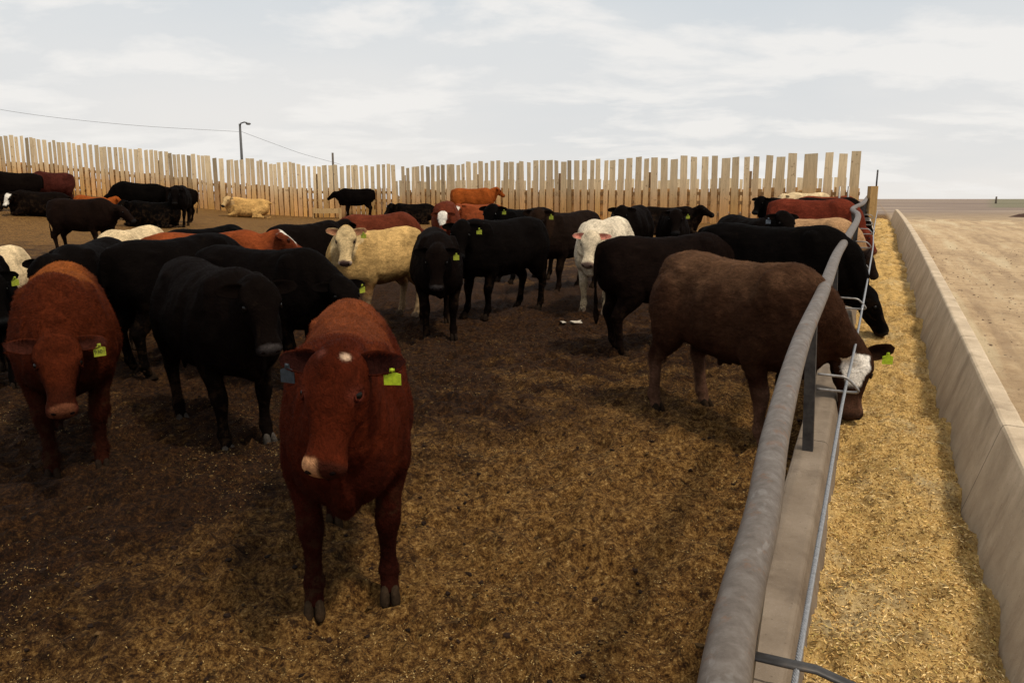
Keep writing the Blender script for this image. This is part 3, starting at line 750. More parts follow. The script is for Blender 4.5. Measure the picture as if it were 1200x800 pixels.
    for (a_, b_, c_, r_, col_) in q.get('marks', ()):
        blend(np.exp(-(((hu-a_)**2+(hv-b_)**2+(hw-c_)**2)/r_**2)**2)*ishead*1.3, col_)
    mz = q['muzzle']; blend(sst((hu-.475+nz*.03)/.03)*ishead, mz)
    if q['nose'] is not None: blend(sst((hu-.478+nz*.05)/.02)*sst((hv+.125)/.02)*ishead*sst((q.get('nosew', .085)-np.abs(hw-q.get('noseoff', 0)))/.03), q['nose'])
    blend(gs(.530, -.095, .040, .014)*1.4, (.010, .006, .005))
    blend(gs(.165, -.050, .122, .036)*.6, np.minimum(coat*.5+.004, .3))
    if q.get('eyeskin'): blend(gs(.170, -.040, .120, .032)*1.1, q['eyeskin'])
    G = Geo(); G.add(V, Fa, C)
    # cloven hooves
    hz_c = np.array([.014, .009, .006]) if coat.max() < .2 else np.array([.07, .045, .025])
    hzv = q.get('hoofc'); hz_c = np.array(hzv) if hzv else hz_c
    for (hx_, hy_, _) in hooves:
        for s in (-1, 1):
            rows = [(hx_-.025, hy_+s*.021, .064, .026, .020), (hx_-.002, hy_+s*.023, .050, .042, .024), (hx_+.010, hy_+s*.025, .026, .052, .0265), (hx_+.017, hy_+s*.027, .002, .058, .0275), (hx_+.017, hy_+s*.027, -.006, .054, .026)]
            v, f = limb(rows, (0, 1, 0), 2, 10); G.add(v, f, hz_c)
            v, f = blob((hx_-.075, hy_+s*.025, .10), (.014, .012, .018), n=6); G.add(v, f, hz_c)
    # nostrils and mouth line laid on the muzzle surface
    if q['voxel'] < .019:
        def near(a_, b_, c_): 
            t_ = poll+ue*a_+vv*b_+w*c_; return V[np.argmin(((V-t_)**2).sum(1))]
        for s in (-1, 1):
            pn = near(.60, -.052, s*.062); g_ax = np.stack([w*.75+vv*.5*s, vv*.75-w*.5*s, u])
            v, f = blob(pn-u*.002, (.020, .013, .009), g_ax, n=10); G.add(v, f, (.004, .002, .002))
        ml = [near(.60-abs(c_)*1.6, -.158, c_)+u*.000 for c_ in np.linspace(-.085, .085, 11)]
        ml = [m_+w*(k_*1e-4) for k_, m_ in enumerate(ml)]
        v, f = tube(catmull(ml, 2), .0042, 6); G.add(v, f, (.006, .003, .002))
    # ears
    ear_pts = []
    for s in (-1, 1):
        eb = poll+u*.005-vv*.062+w*s*.105
        e = w*s*.95-u*(.22)+np.array([0, 0, -1.0])*q['droop']-vv*.10; e /= np.linalg.norm(e)
        cr = u-e*np.dot(u, e); cr /= np.linalg.norm(cr); nn = np.cross(cr, e)*s
        if np.dot(nn, vv) < 0: nn = -nn
        nt_, na = 11, 9; grid = []
        for i in range(nt_):
            t = i/(nt_-1); wd = .012+.043*math.sin(math.pi*min(1, t**.62)*.93)**.8
            if t > .9: wd *= math.sqrt(max(0, (1-t)/.1))*.9+.1
            for j in range(na):
                a_ = -1+2*j/(na-1)
                grid.append(eb+e*(t*.205-.02)+cr*(a_*wd)-nn*(.040*(1-a_*a_)*math.sin(math.pi*min(t+.15, 1)))-e*0)
        grid = np.array(grid); top = grid+nn*.004; bot = grid-nn*.005
        vv2 = np.concatenate([top, bot]); off = len(grid); f = []
        for i in range(nt_-1):
            for j in range(na-1):
                a0 = i*na+j; f.append((a0, a0+1, a0+na+1, a0+na)); f.append((off+a0+na, off+a0+na+1, off+a0+1, off+a0))
        for i in range(nt_-1):
            a0 = i*na; f.append((a0, a0+na, off+a0+na, off+a0)); a0 = i*na+na-1; f.append((a0+na, a0, off+a0, off+a0+na))
        a0 = (nt_-1)*na
        for j in range(na-1): f.append((a0+j, a0+j+1, off+a0+j+1, off+a0+j))
        base_c = np.array(q.get('headc') or coat); ein = np.array(q['ear_in'] if q['ear_in'] else base_c*.4)
        cc = np.concatenate([np.tile(ein, (off, 1)), np.tile(base_c*.85, (off, 1))])
        edge = np.abs(np.tile(np.linspace(-1, 1, na), nt_)) > .8; cc[:off][edge] = base_c*.9
        G.add(vv2, f, cc)
        ear_pts.append((eb+e*.13+cr*.02, nn, e, cr))
        # eyelid ring
        ec = poll+u*.165*HU-vv*.050+w*s*.115
        an = np.linspace(0, 2*math.pi, 15); outd = w*s*.85+u*.1+vv*.52; outd /= np.linalg.norm(outd)
        a1_ = u-outd*np.dot(u, outd); a1_ /= np.linalg.norm(a1_); a2_ = np.cross(outd, a1_)
        ring = np.array([ec+outd*.010+a1_*math.cos(a)*.0255+a2_*math.sin(a)*.0185 for a in an])
        v, f = tube(ring, .0072, 6); G.add(v, f, q.get('lid') or base_c*.5)
    V, Fa, C = G.arrays()
    # short hair laid over the near coats
    if q['hair']:
        r = np.random.default_rng(5); n = q['hair']
        tri = np.array([(a[0], a[1], a[2]) for a in Fa if len(a) >= 3]); p0, p1, p2 = V[tri[:, 0]], V[tri[:, 1]], V[tri[:, 2]]
        nn_ = np.cross(p1-p0, p2-p0); ar = np.linalg.norm(nn_, axis=1)+1e-12; nn_ /= ar[:, None]
        pr = ar.copy(); pr[p0[:, 2] < .09] = 0; pr /= pr.sum()
        ix = r.choice(len(tri), n, p=pr); a_, b_ = r.random((n, 1)), r.random((n, 1)); fl = (a_+b_) > 1
        a_ = np.where(fl, 1-a_, a_); b_ = np.where(fl, 1-b_, b_)
        pt = p0[ix]+(p1[ix]-p0[ix])*a_+(p2[ix]-p0[ix])*b_; nm = nn_[ix]; cc = C[tri[ix, 0]]
        rl = pt-poll; inh = (rl@u > -.03) & (np.linalg.norm(rl, axis=1) < .62) & (np.abs(rl@w) < .2)
        flow = np.tile(np.array([-.85, 0, -.55]), (n, 1)); flow[inh] = u*.8
        cl = np.stack([vnoise(pt*9, 3), vnoise(pt*9, 4), vnoise(pt*9, 5)], -1)
        flow = flow+cl*1.5+r.normal(0, .13, (n, 3)); flow -= nm*np.sum(flow*nm, 1)[:, None]
        flow /= np.linalg.norm(flow, axis=1)[:, None]+1e-9
        ln = r.uniform(.010, .024, n)*np.where(inh, .5, 1.0)*q.get('hairlen', 1.0); ln *= np.where(rl@u > .40, .15*inh+(1-inh), 1)
        sd = np.cross(flow, nm)*r.uniform(.0011, .0021, (n, 1))
        tip = pt+flow*ln[:, None]+nm*(ln*r.uniform(.12, .42, n))[:, None]
        hv_ = np.stack([pt-sd-nm*.002, pt+sd-nm*.002, tip], 1).reshape(-1, 3)
        hc = np.repeat(cc*r.uniform(.72, 1.3, (n, 1)), 3, 0)
        off = len(V); V = np.vstack([V, hv_]); C = np.vstack([C, hc])
        Fa = Fa+[tuple(t) for t in (np.arange(3*n).reshape(n, 3)+off).tolist()]
    me = make_mesh('body', V, Fa, C); me.materials.append(M_coat)
    info = dict(poll=poll, u=u, v=vv, w=w, ears=ear_pts)
    return me, info
_, _ = 0, 0
eye_v, eye_f = blob((0, 0, 0), (.0245, .0245, .0245), n=14)
eye_me = make_mesh('eye', eye_v, eye_f); eye_me.materials.append(M_eye)
def tag_mesh(mat, w_=.036, h_=.036):
    pts = [(-w_, -h_), (w_, -h_), (w_, h_*.55), (w_*.35, h_*.8), (w_*.28, h_*1.35), (-w_*.28, h_*1.35), (-w_*.35, h_*.8), (-w_, h_*.55)]
    n = len(pts); v = [(x, -.0015, z) for x, z in pts]+[(x, .0015, z) for x, z in pts]
    f = [tuple(range(n)), tuple(range(2*n-1, n-1, -1))]+[((i+1) % n, i, n+i, n+(i+1) % n) for i in range(n)]
    bv, bf = blob((0, -.003, h_*1.15), (.009, .006, .009), n=8)
    g = Geo().add(v, f).add(bv, bf)
    vv_, ff, cc = g.arrays(); me = make_mesh('ear_tag', vv_, ff, None, False); me.materials.append(mat); return me
TAGM = {k: tag_mesh(m) for k, m in dict(Y=M_tagY, G=M_tagG, D=M_tagD, B=M_tagB).items()}
TAGM['L'] = tag_mesh(M_tagY, .036, .030)
def text_obj(s, size, parent, M):
    cu = bpy.data.curves.new('txt', 'FONT'); cu.body = s; cu.size = size; cu.align_x = 'CENTER'; cu.align_y = 'CENTER'; cu.extrude = .0006
    o = bpy.data.objects.new('t', cu); COL.objects.link(o); bpy.context.view_layer.update()
    dg = bpy.context.evaluated_depsgraph_get(); me = bpy.data.meshes.new_from_object(o.evaluated_get(dg))
    bpy.data.objects.remove(o); me.transform(Matrix.Rotation(math.pi/2, 4, 'X')); me.materials.append(M_ink)
    t = link('tag_number', me, None, parent); t.location = (0, -.0028, -.006); return t

CACHE = {}
def steer(key, params, x, y, heading, label, size=1.0, tags='', group='cattle standing and lying in the pen', number=None, name='steer', sink=0.0, tagrot=None, tilt=True):
    """heading: direction vector (x, y) the animal faces"""
    if key in CACHE: me, info = CACHE[key]
    else:
        me, info = build_body(params); CACHE[key] = (me, info)
    root = bpy.data.objects.new(name, None); COL.objects.link(root)
    h = np.array(heading, float); h /= np.linalg.norm(h)
    e = .4; nx_ = -(T(x+e, y)-T(x-e, y))/(2*e); ny_ = -(T(x, y+e)-T(x, y-e))/(2*e)
    up = Vector((nx_, ny_, 1)).normalized(); fx_ = Vector((h[0], h[1], 0)); fx_ = (fx_-up*fx_.dot(up)).normalized(); ly = up.cross(fx_)
    Mx = Matrix((fx_, ly, up)).transposed().to_4x4()
    Mx.translation = Vector((x, y, float(T(x, y))-.012-sink))
    root.matrix_world = Mx@Matrix.Scale(size, 4)
    tag(root, label, 'cow' if name == 'cow' else 'steer', group)
    o = link('body', me, None, root)
    for s in (-1, 1):
        c = info['poll']+info['u']*.165*HU-info['v']*.050+info['w']*s*.112
        link('eye', eye_me, None, root, loc=c)
    for k, ch in enumerate(tags):
        if ch == '-': continue
        p, nn, e_, cr = info['ears'][k]
        fwd = nn*.7+np.array([.0, 0, 0])+info['u']*.2
        Y = -np.array([fwd[0], fwd[1], 0.0]); Y = Y/(np.linalg.norm(Y)+1e-9)
        Zx = np.array([0, 0, 1.0])-e_*.25*(1 if k else 1)*0; X_ = np.cross(Y, Zx); X_ /= np.linalg.norm(X_)
        mt = Matrix(((X_[0], Y[0], Zx[0], 0), (X_[1], Y[1], Zx[1], 0), (X_[2], Y[2], Zx[2], 0), (0, 0, 0, 1)))
        to = link('ear_tag', TAGM[ch], None, root)
        pp = p+nn*.012-np.array([0, 0, 1])*.050
        mt.translation = Vector(pp); to.matrix_local = mt
        if number and k == number[0]: text_obj(number[1], .034, to, M_ink)
    return root

BLK = (.0016, .0011, .0009); BLK2 = (.0042, .0022, .0015); RED = (.050, .0080, .0026); ORG = (.24, .055, .010); TAN = (.50, .31, .115); CRM = (.60, .45, .26); BRN = (.034, .0145, .0075); WHT = (.72, .66, .56)
exec_cattle = True
# --- the near steers
steer('front', dict(patch=((-.25, 0, 1.42), (.95, .42, .42), (.125, .031, .0095)), poll=(.97, -.01, 1.40), yaw=-19, pitch=58, roll=3, coat=RED, legc=(.018, .0035, .002), belly=(.028, .0045, .002), bellyz=1.0, muzzle=(.035, .009, .005), nose=(.42, .21, .10), noseoff=-.05, nosew=.055,  # patch paints the lit back brighter; belly colour paints shade over chest and underside
      voxel=.013, hair=90000, legs=((-.02, .01), (.06, -.01), (-.05, .04), (.10, .03)), fat=.96, lid=(.07, .014, .008), eyeskin=(.17, .040, .024), ear_in=(.016, .004, .003), droop=.12, hoofc=(.030, .019, .011),
      marks=((.0, .005, .062, .019, (.62, .42, .28)), (-.01, .004, -.035, .026, (.14, .04, .025)))),
      -.84, 4.02, (.16, -.99), 'large red steer facing the camera in front with a lime green ear tag', .95, tags='DL', name='steer')
steer('left_red', dict(patch=((-.2, 0, 1.42), (.9, .36, .36), (.20, .055, .012)), poll=(.99, 0, 1.06), yaw=0, pitch=56, roll=-4, coat=(.055, .010, .003), legc=(.018, .004, .002), belly=(.026, .005, .002), bellyz=1.0, muzzle=(.07, .02, .012), nose=(.13, .045, .022),  # back patch lightened as if lit, belly and chest darkened as painted shade
      voxel=.015, hair=90000, hairlen=1.6, legs=((0, -.02), (.05, .02), (0, 0), (.05, 0)), fat=1.02, ear_in=(.03, .008, .005), droop=.12, hump=.03),
      -3.17, 5.62, (.45, -.9), 'shaggy red steer at left facing the camera with head lowered and a numbered yellow tag', .96, tags='-G', number=(1, '9301'))
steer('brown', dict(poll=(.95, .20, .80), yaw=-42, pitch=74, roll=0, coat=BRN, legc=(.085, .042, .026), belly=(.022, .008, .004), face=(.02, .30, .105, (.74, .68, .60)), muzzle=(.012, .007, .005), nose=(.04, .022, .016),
      patch=((-.1, 0, 1.28), (1.0, .42, .40), (.092, .046, .024)), voxel=.014, hair=80000, legs=((-.10, -.03), (.02, .02), (.02, .05), (-.10, -.05)), sheath=True, fat=.90, droop=-.1),
      1.72, 6.12, (.5, -.87), 'brown steer with a white forehead eating from the bunk through the rail', .98, tags='-Y')
steer('black_front', dict(poll=(1.02, -.03, 1.33), yaw=-8, pitch=60, coat=BLK, muzzle=(.012, .010, .010), nose=(.045, .038, .036), voxel=.016, hair=30000, legs=((0, 0), (.06, 0), (-.05, 0), (.08, 0)), hoofc=(.05, .042, .035),
      marks=((.02, -.01, 0, .03, (.035, .028, .024)),)),
      -2.27, 6.03, (.65, -.76), 'black steer with all legs showing, standing just left of the big red one', .96, tags='')
steer('black_back', dict(poll=(1.06, -.10, 1.12), yaw=-25, pitch=45, coat=BLK, voxel=.018, hair=20000, fat=1.02),
      -2.35, 7.5, (.95, -.42), 'black steer with a yellow ear tag below the tan steer\'s face', 0.93, tags='-G')
print('near cattle done')
# --- mid herd; k: standing pose variants
def stand(key, **kw): return (key, kw)
steer('blaze', dict(poll=(1.01, .05, 1.36), yaw=16, pitch=32, coat=(.19, .042, .012), headc=(.11, .024, .009), face=(-.03, .34, .09, WHT), muzzle=(.3, .15, .1), voxel=.022),
      -3.8, 9.95, (.95, .25), 'red steer with a white blaze seen from the side among black cattle', .88)
steer('tan', dict(poll=(0.90, .30, 1.42), yaw=40, pitch=62, coat=TAN, headc=(.56, .40, .20), muzzle=(.55, .40, .30), nose=(.10, .06, .05), ear_in=(.28, .13, .07), belly=(.26, .13, .045), voxel=.017, hair=25000, legc=(.36, .24, .13), droop=.0, lid=(.10, .06, .04), hoofc=(.14, .1, .07)),
      -1.72, 10.5, (-.62, -.78), 'tan steer turning its pale face to the camera, pink ears spread', .88, tags='-G')
steer('b17', dict(poll=(1.00, -.06, 1.22), yaw=-8, pitch=66, coat=BLK2, muzzle=(.014, .012, .011), nose=(.045, .038, .036), voxel=.018, legs=((0, 0), (.05, 0), (0, 0), (.05, 0)), hair=15000),
      -.92, 9.72, (.16, -1), 'black steer facing the camera alone at the middle of the pen, pale rimmed muzzle', 0.91, tags='-G')
steer('b18', dict(poll=(0.97, .22, 1.36), yaw=35, pitch=55, coat=BLK, voxel=.02, legs=((0, 0), (.08, 0), (-.05, 0), (.05, 0))),
      -.13, 11.0, (-.72, -.70), 'black steer angled left behind the camera-facing black one at mid pen', 0.95, tags='-G')
steer('b20', dict(poll=(0.99, .15, 1.45), yaw=20, pitch=50, coat=BLK, voxel=.025), .20, 14.3, (-.7, -.7), 'black steer looking over the backs left of the dark brown face, tagged ear', 0.93, tags='-G')
steer('b21', dict(poll=(0.96, .10, 1.42), yaw=20, pitch=62, coat=(.008, .0045, .003), headc=(.014, .007, .004), muzzle=(.03, .02, .016), voxel=.018, patch=((-.1, -.3, 1.1), (.25, .3, .2), (.045, .025, .014)), hair=12000),
      .92, 13.2, (-.68, -.73), 'dark brown steer in the herd staring at the camera beside the cream steer', 0.93, tags='-G')
steer('cream', dict(poll=(0.93, .08, 1.22), yaw=6, pitch=58, coat=(.62, .52, .38), headc=(.58, .47, .32), ear_in=(.45, .17, .12), muzzle=(.20, .13, .10), voxel=.018, legc=(.42, .32, .2), hair=12000, hoofc=(.14, .1, .07)),
      1.33, 11.4, (-.42, -.9), 'cream white steer peering out from behind the dark rump', 0.93)
steer('b23', dict(poll=(1.15, -.05, 1.08), yaw=-10, pitch=45, coat=(.0055, .0028, .0020), voxel=.017, legs=((0, 0), (0, 0), (.05, 0), (-.03, 0)), hair=30000),
      1.64, 8.75, (.93, .30), 'dark brown-black steer seen from its rump, standing left of the brown one', 0.93)
steer('b8', dict(poll=(1.11, -.05, 1.05), yaw=-5, pitch=45, coat=BLK, voxel=.02, legs=((0, 0), (.05, 0), (.06, 0), (-.05, 0)), hump=-.02),
      -3.42, 8.12, (.45, .90), 'big black steer turned away behind the left red steer, its hip standing up', .96)
steer('b8b', dict(poll=(1.06, .1, 1.0), yaw=10, pitch=50, coat=BLK, voxel=.026), -4.35, 11.4, (.5, .86), 'black steer whose back shows behind the red one with the blaze', .84)
steer('b9a', dict(poll=(0.99, .05, 1.22), yaw=15, pitch=58, coat=BLK, voxel=.022), -5.0, 7.45, (.6, -.8), 'black steer at the left edge with a blue-grey tag and a yellow tag', 0.93, tags='BG')
steer('b9b', dict(poll=(1.00, -.1, 1.28), yaw=-15, pitch=55, coat=BLK, voxel=.022), -4.38, 8.35, (.12, -1), 'black steer behind the left red steer, numbered yellow tag hanging beside its head', 0.91, tags='-G', number=(1, '201'))
steer('c1', dict(poll=(1.02, 0, 1.2), yaw=0, pitch=50, coat=CRM, voxel=.03), -6.05, 9.3, (.05, -1), 'cream steer at the left edge, only its pale back showing over black ones', .78)
steer('c2', dict(poll=(1.06, 0, 1.0), yaw=0, pitch=50, coat=CRM, voxel=.03), -4.9, 10.4, (-.02, -1), 'cream steer showing a pale back and tail head between two black steers', .89)
steer('b7', dict(poll=(1.02, 0, 1.35), yaw=0, pitch=50, coat=BLK, voxel=.026), -3.05, 11.9, (.55, .83), 'black steer mostly hidden behind the tan steer\'s face', .86)
steer('r7', dict(poll=(1.06, 0, 1.0), yaw=0, pitch=50, coat=(.10, .022, .01), voxel=.03), -2.3, 13.8, (.75, .66), 'dark red steer whose back shows just above the tan one', .88)
steer('h24', dict(poll=(0.97, .1, 1.38), yaw=5, pitch=55, coat=BLK, voxel=.025), 2.25, 15.2, (-.45, -.9), 'black steer looking over the cream one, no tag showing', .93)
steer('h24', None, 3.0, 15.0, (-.25, -.95), 'black steer with a yellow tag right of the cream white one', 0.89, tags='-G')
# --- at the bunk
steer('f27', dict(poll=(1.08, .10, .72), yaw=12, pitch=58, coat=BLK, voxel=.018, hair=20000, fat=1.05, patch=((-.55, -.25, 1.33), (.06, .03, .05), (.25, .22, .2))),
      2.86, 8.93, (.82, -.57), 'black steer next to the brown one reaching its head into the feed', 1.00)
steer('f28', dict(poll=(1.08, .05, .85), yaw=6, pitch=60, coat=(.38, .22, .11), headc=(.012, .008, .007), voxel=.022, patch=((-.6, 0, 1.3), (.5, .5, .25), (.6, .5, .38))),
      4.5, 12.45, (.85, -.5), 'tan steer with a black head feeding at the bunk', .89)
steer('f28b', dict(poll=(0.96, 0, 1.48), yaw=0, pitch=45, coat=BLK, voxel=.024), 3.48, 11.85, (.25, -.97), 'black steer with ears spread looking over the black back at the bunk', 0.93, tags='B-')
steer('f29', dict(poll=(1.08, .05, .80), yaw=5, pitch=58, coat=(.12, .022, .011), voxel=.022, muzzle=(.14, .05, .03)), 5.95, 16.1, (.84, -.54), 'dark red steer feeding with its muzzle over the bunk', 1.00)
steer('f30', dict(poll=(0.99, .1, 1.40), yaw=30, pitch=50, coat=BLK, voxel=.028), 7.0, 20.3, (-.92, -.2), 'black steer turned left behind the dark red feeding steer', 0.93)
steer('f31', dict(poll=(1.08, 0, .85), yaw=0, pitch=58, coat=BLK, face=(.0, .5, .09, WHT), voxel=.03), 8.1, 20.8, (.9, -.4), 'black white-faced steer feeding farther along the bunk', 0.93)
steer('f32', dict(poll=(1.08, 0, .95), yaw=0, pitch=55, coat=(.16, .035, .014), face=(.0, .5, .10, WHT), voxel=.03), 8.9, 22.9, (.9, -.4), 'red white-faced steer feeding farthest along the bunk', 0.93)
steer('f33', dict(poll=(0.99, 0, 1.3), yaw=0, pitch=55, coat=CRM, voxel=.03), 9.2, 25.2, (-.9, -.3), 'cream steer whose pale back shows by the end of the fence', 0.98)
# --- far herd
FAR = 'cattle far off near the slat fence'
steer('d10', dict(poll=(1.08, 0, 1.18), yaw=0, pitch=40, coat=(.006, .003, .002), voxel=.03), -10.1, 18.9, (1, -.08), 'black-brown steer walking right across the dirt by itself', .95, group=FAR)
steer('lieO', dict(poll=(0.90, .35, .86), yaw=60, pitch=40, lie=True, coat=ORG, voxel=.032), -15.9, 30.5, (.8, -.3), 'orange steer lying down in front of the fence at left', 1.0, group=FAR)
steer('d11', dict(poll=(1.13, .05, .85), yaw=0, pitch=50, coat=BLK, voxel=.03), -14.3, 31.0, (-.9, -.25), 'black steer with rump raised and head low beside lying orange one', 1.05, group=FAR)
steer('lieB', dict(poll=(0.90, .3, .8), yaw=40, pitch=45, lie=True, coat=BLK, voxel=.032), -12.8, 28.8, (-.9, -.2), 'black steer lying below the one with the raised rump', 1.1, group=FAR)
steer('d11c', dict(poll=(0.97, 0, 1.25), yaw=0, pitch=60, coat=BLK, voxel=.028), -12.2, 29.6, (.25, -1), 'black steer facing the camera on open dirt between lying black and lying tan cattle', 1.08, group=FAR)
steer('d11', None, -13.2, 31.6, (-1, -.1), 'black steer standing partly behind the far camera-facing one', .98, group=FAR)
steer('d12', dict(poll=(0.97, .3, 1.25), yaw=50, pitch=55, coat=BLK, face=(.1, .45, .03, WHT), voxel=.03), -18.6, 30.3, (-.8, -.6), 'black steer at far left with white flecks on its face', 1.05, group=FAR)
steer('d12b', dict(poll=(0.97, 0, 1.2), yaw=0, pitch=55, coat=(.05, .012, .008), voxel=.032), -18.4, 32.4, (-.4, -.9), 'dark red steer behind the far left black one', 1.05, group=FAR)
steer('lieW', dict(poll=(0.90, .3, .72), yaw=50, pitch=55, lie=True, coat=BLK, face=(.0, .5, .10, WHT), voxel=.032), -17.3, 29.6, (-.8, -.5), 'black white-faced steer lying at far left', 1.1, group=FAR)
steer('lieT', dict(poll=(0.89, .30, .82), yaw=55, pitch=45, lie=True, coat=(.52, .30, .10), headc=(.5, .33, .15), voxel=.03), -12.55, 38.5, (-1, -.25), 'tan steer lying alone in front of the slat fence', 1.12, group=FAR)
steer('d14', dict(poll=(1.06, 0, 1.22), yaw=0, pitch=35, coat=BLK, voxel=.03), -8.05, 42.0, (-1, -.05), 'black steer standing side on against the fence facing left', 1.1, group=FAR)
steer('lieB', None, -4.1, 33.5, (-1, -.15), 'black steer lying against the fence where its two lengths meet', 1.05, group=FAR)
steer('wf', dict(poll=(0.97, 0, 1.15), yaw=0, pitch=62, coat=(.10, .022, .01), face=(-.06, .36, .115, WHT), voxel=.026), -1.46, 17.9, (-.0, -1), 'dark red steer with a broad white forehead behind the black ones', .92, group=FAR)
steer('d16', dict(poll=(1.02, .1, 1.40), yaw=30, pitch=35, coat=ORG, voxel=.03), -1.75, 35.0, (1, -.1), 'orange red steer standing side on in front of the fence', 1.08, group=FAR)
steer('lieR', dict(poll=(0.90, .3, .8), yaw=50, pitch=50, lie=True, coat=(.20, .045, .015), face=(.1, .5, .09, WHT), voxel=.032), -1.2, 30.0, (-.9, -.4), 'red steer lying below the orange red standing one', 1.1, group=FAR)
steer('lieB2', dict(poll=(0.96, -.1, .85), yaw=-20, pitch=25, lie=True, coat=BLK, voxel=.032), 5.0, 26.0, (1, -.1), 'black steer lying with its head raised in front of the wide planks', 1.1, group=FAR)
print('cattle done')

# ------------------------------------------------------------------ slat windbreak fences
def plank(g, x, w, h, z0, th, tilt, lean, col, coltop):
    # local: x along the fence, y depth, z up; four height bands so the weathering can change
    zs = [z0, z0+h*.35, z0+h*.55, z0+h]
    prof = []
    for k, z in enumerate(zs):
        t = (z-z0)/h; cx = x+tilt*t; ww = w*(1-.08*t)/2; yy = lean*t
        prof += [(cx-ww, yy-th, z), (cx+ww, yy-th, z), (cx+ww, yy, z), (cx-ww, yy, z)]
    v = np.array(prof); v[-4:-2, 2] += 0; v[[-4, -1], 2] += random.uniform(-.03, .03)
    f = [(0, 3, 2, 1), (12, 13, 14, 15)]
    for k in range(3):
        for i in range(4):
            j = (i+1) % 4; f.append((k*4+i, k*4+j, k*4+4+j, k*4+4+i))
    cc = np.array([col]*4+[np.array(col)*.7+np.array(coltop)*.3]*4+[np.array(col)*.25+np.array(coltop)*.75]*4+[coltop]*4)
    g.add(v, f, cc)
def slat_fence(name, A, B, hgt, label, pitch=(.225, .30), wr=(.15, .24), bay=4.0, low=True, hmax=None, seed=1, lowh=1.45, widen=0):
    random.seed(seed)
    A = np.array(A, float); B = np.array(B, float); Ltot = np.linalg.norm(B-A); d = (B-A)/Ltot
    root = bpy.data.objects.new(name, None); COL.objects.link(root); zb = float(T(A[0], A[1]))
    root.location = (A[0], A[1], zb); root.rotation_euler = (0, 0, math.atan2(d[1], d[0]))
    tag(root, label, 'fence')
    gz = lambda t: float(T(A[0]+d[0]*t, A[1]+d[1]*t))-zb
    nb = max(1, int(round(Ltot/bay))); bl = Ltot/nb
    x = 0; gs = [Geo() for _ in range(nb)]; gl = [Geo() for _ in range(nb)]
    step = 0
    while x < Ltot-.05:
        k = min(nb-1, int(x/bl)); fr = x/Ltot
        w = random.uniform(*wr)*(1+.5*widen*fr*fr)*(1+.5*(random.random() < .12)); h = (hgt if np.isscalar(hgt) else hgt[0]+(hgt[1]-hgt[0])*fr)
        step = .7*step+random.uniform(-.05, .05); h += step+random.uniform(-.05, .05)
        b = random.random()
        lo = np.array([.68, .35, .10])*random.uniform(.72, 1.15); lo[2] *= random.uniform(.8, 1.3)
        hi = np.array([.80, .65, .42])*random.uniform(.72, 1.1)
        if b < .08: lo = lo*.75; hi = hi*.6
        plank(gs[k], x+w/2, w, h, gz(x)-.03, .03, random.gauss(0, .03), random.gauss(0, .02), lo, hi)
        x += w+(random.uniform(pitch[0], pitch[1])-sum(wr)/2)*(1+widen*fr*fr)
    if low:
        x = .1
        while x < Ltot-.05:
            k = min(nb-1, int(x/bl)); w = random.uniform(.16, .24)
            plank(gl[k], x+w/2, w, lowh+random.uniform(-.06, .06), gz(x)+.05, .025, random.gauss(0, .02), 0, np.array([.74, .38, .12])*random.uniform(.55, 1.15), np.array([.74, .43, .17])*random.uniform(.7, 1.15))
            x += w+random.uniform(.01, .06)
    for k in range(nb):
        gobj('slat_panel', gs[k], M_wood, root)
        if low:
            o = gobj('backing_panel', gl[k], M_wood, root); o.location.y = .10
        g = Geo(); t0, t1 = k*bl, (k+1)*bl
        for zr in (.3, .8, lowh-.22):
            a0, a1 = gz(t0)+zr, gz(t1)+zr
            v, f = box(t0+.003, t1-.003, .004, .05, 0, .14); v[:, 2] += np.where(v[:, 0] < (t0+t1)/2, a0, a1)
            g.add(v, f, (.30, .17, .07))
        gobj('rail', g, M_wood, root)
    for k in range(nb):
        t = min(k*bl, Ltot); g = Geo(); h = (hgt if np.isscalar(hgt) else hgt[0])*.82
        P = [(t, .20, gz(t)-.2), (t, .20, gz(t)+h*.5), (t+.01, .20, gz(t)+h)]
        v, f = tube(np.array(P), .075, 8); g.add(v, f, (.16, .10, .055)); gobj('post', g, M_wood, root, True)
    return root
slat_fence('slat_fence', (-31.5, 43.6), (-6.1, 42.6), 2.75, 'long weathered plank windbreak fence running across the left of the pen', seed=3)
slat_fence('slat_fence', (-5.6, 41.4), (13.75, 32.0), (2.65, 2.85), 'plank windbreak fence with wide gaps ending beside the feed bunk', pitch=(.26, .34), wr=(.17, .27), widen=1.3, seed=8, lowh=1.4)
slat_fence('slat_fence', (-9.5, 66.0), (24.0, 58.0), 2.4, 'farther plank fence glimpsed through the gaps of the near windbreak', seed=12, pitch=(.3, .38), wr=(.22, .3), lowh=1.2)

# wooden trough by the fence, pole, lamp, wire
def simple(name, g, mat, label, cat, loc=None, smooth=False):
    o = gobj(name, g, mat, None, smooth)
    return tag(o, label, cat)
g = Geo(); L0 = np.array([-9.4, 41.0]); z = float(T(*L0))
for (a, b, c_, d_, e_, f_) in ((-.65, .65, -.18, -.14, .28, .52), (-.65, .65, .14, .18, .28, .52), (-.65, .65, -.135, .135, .28, .31), (-.69, -.655, -.2, .2, 0, .56), (.655, .69, -.2, .2, 0, .56)):
    v, f = box(a, b, c_, d_, e_, f_); v = v+[L0[0], L0[1], z-.02]; g.add(v, f, (.55, .36, .16))
simple('wooden_trough', g, M_wood, 'low wooden trough on the dirt left of the far black steer', 'trough')

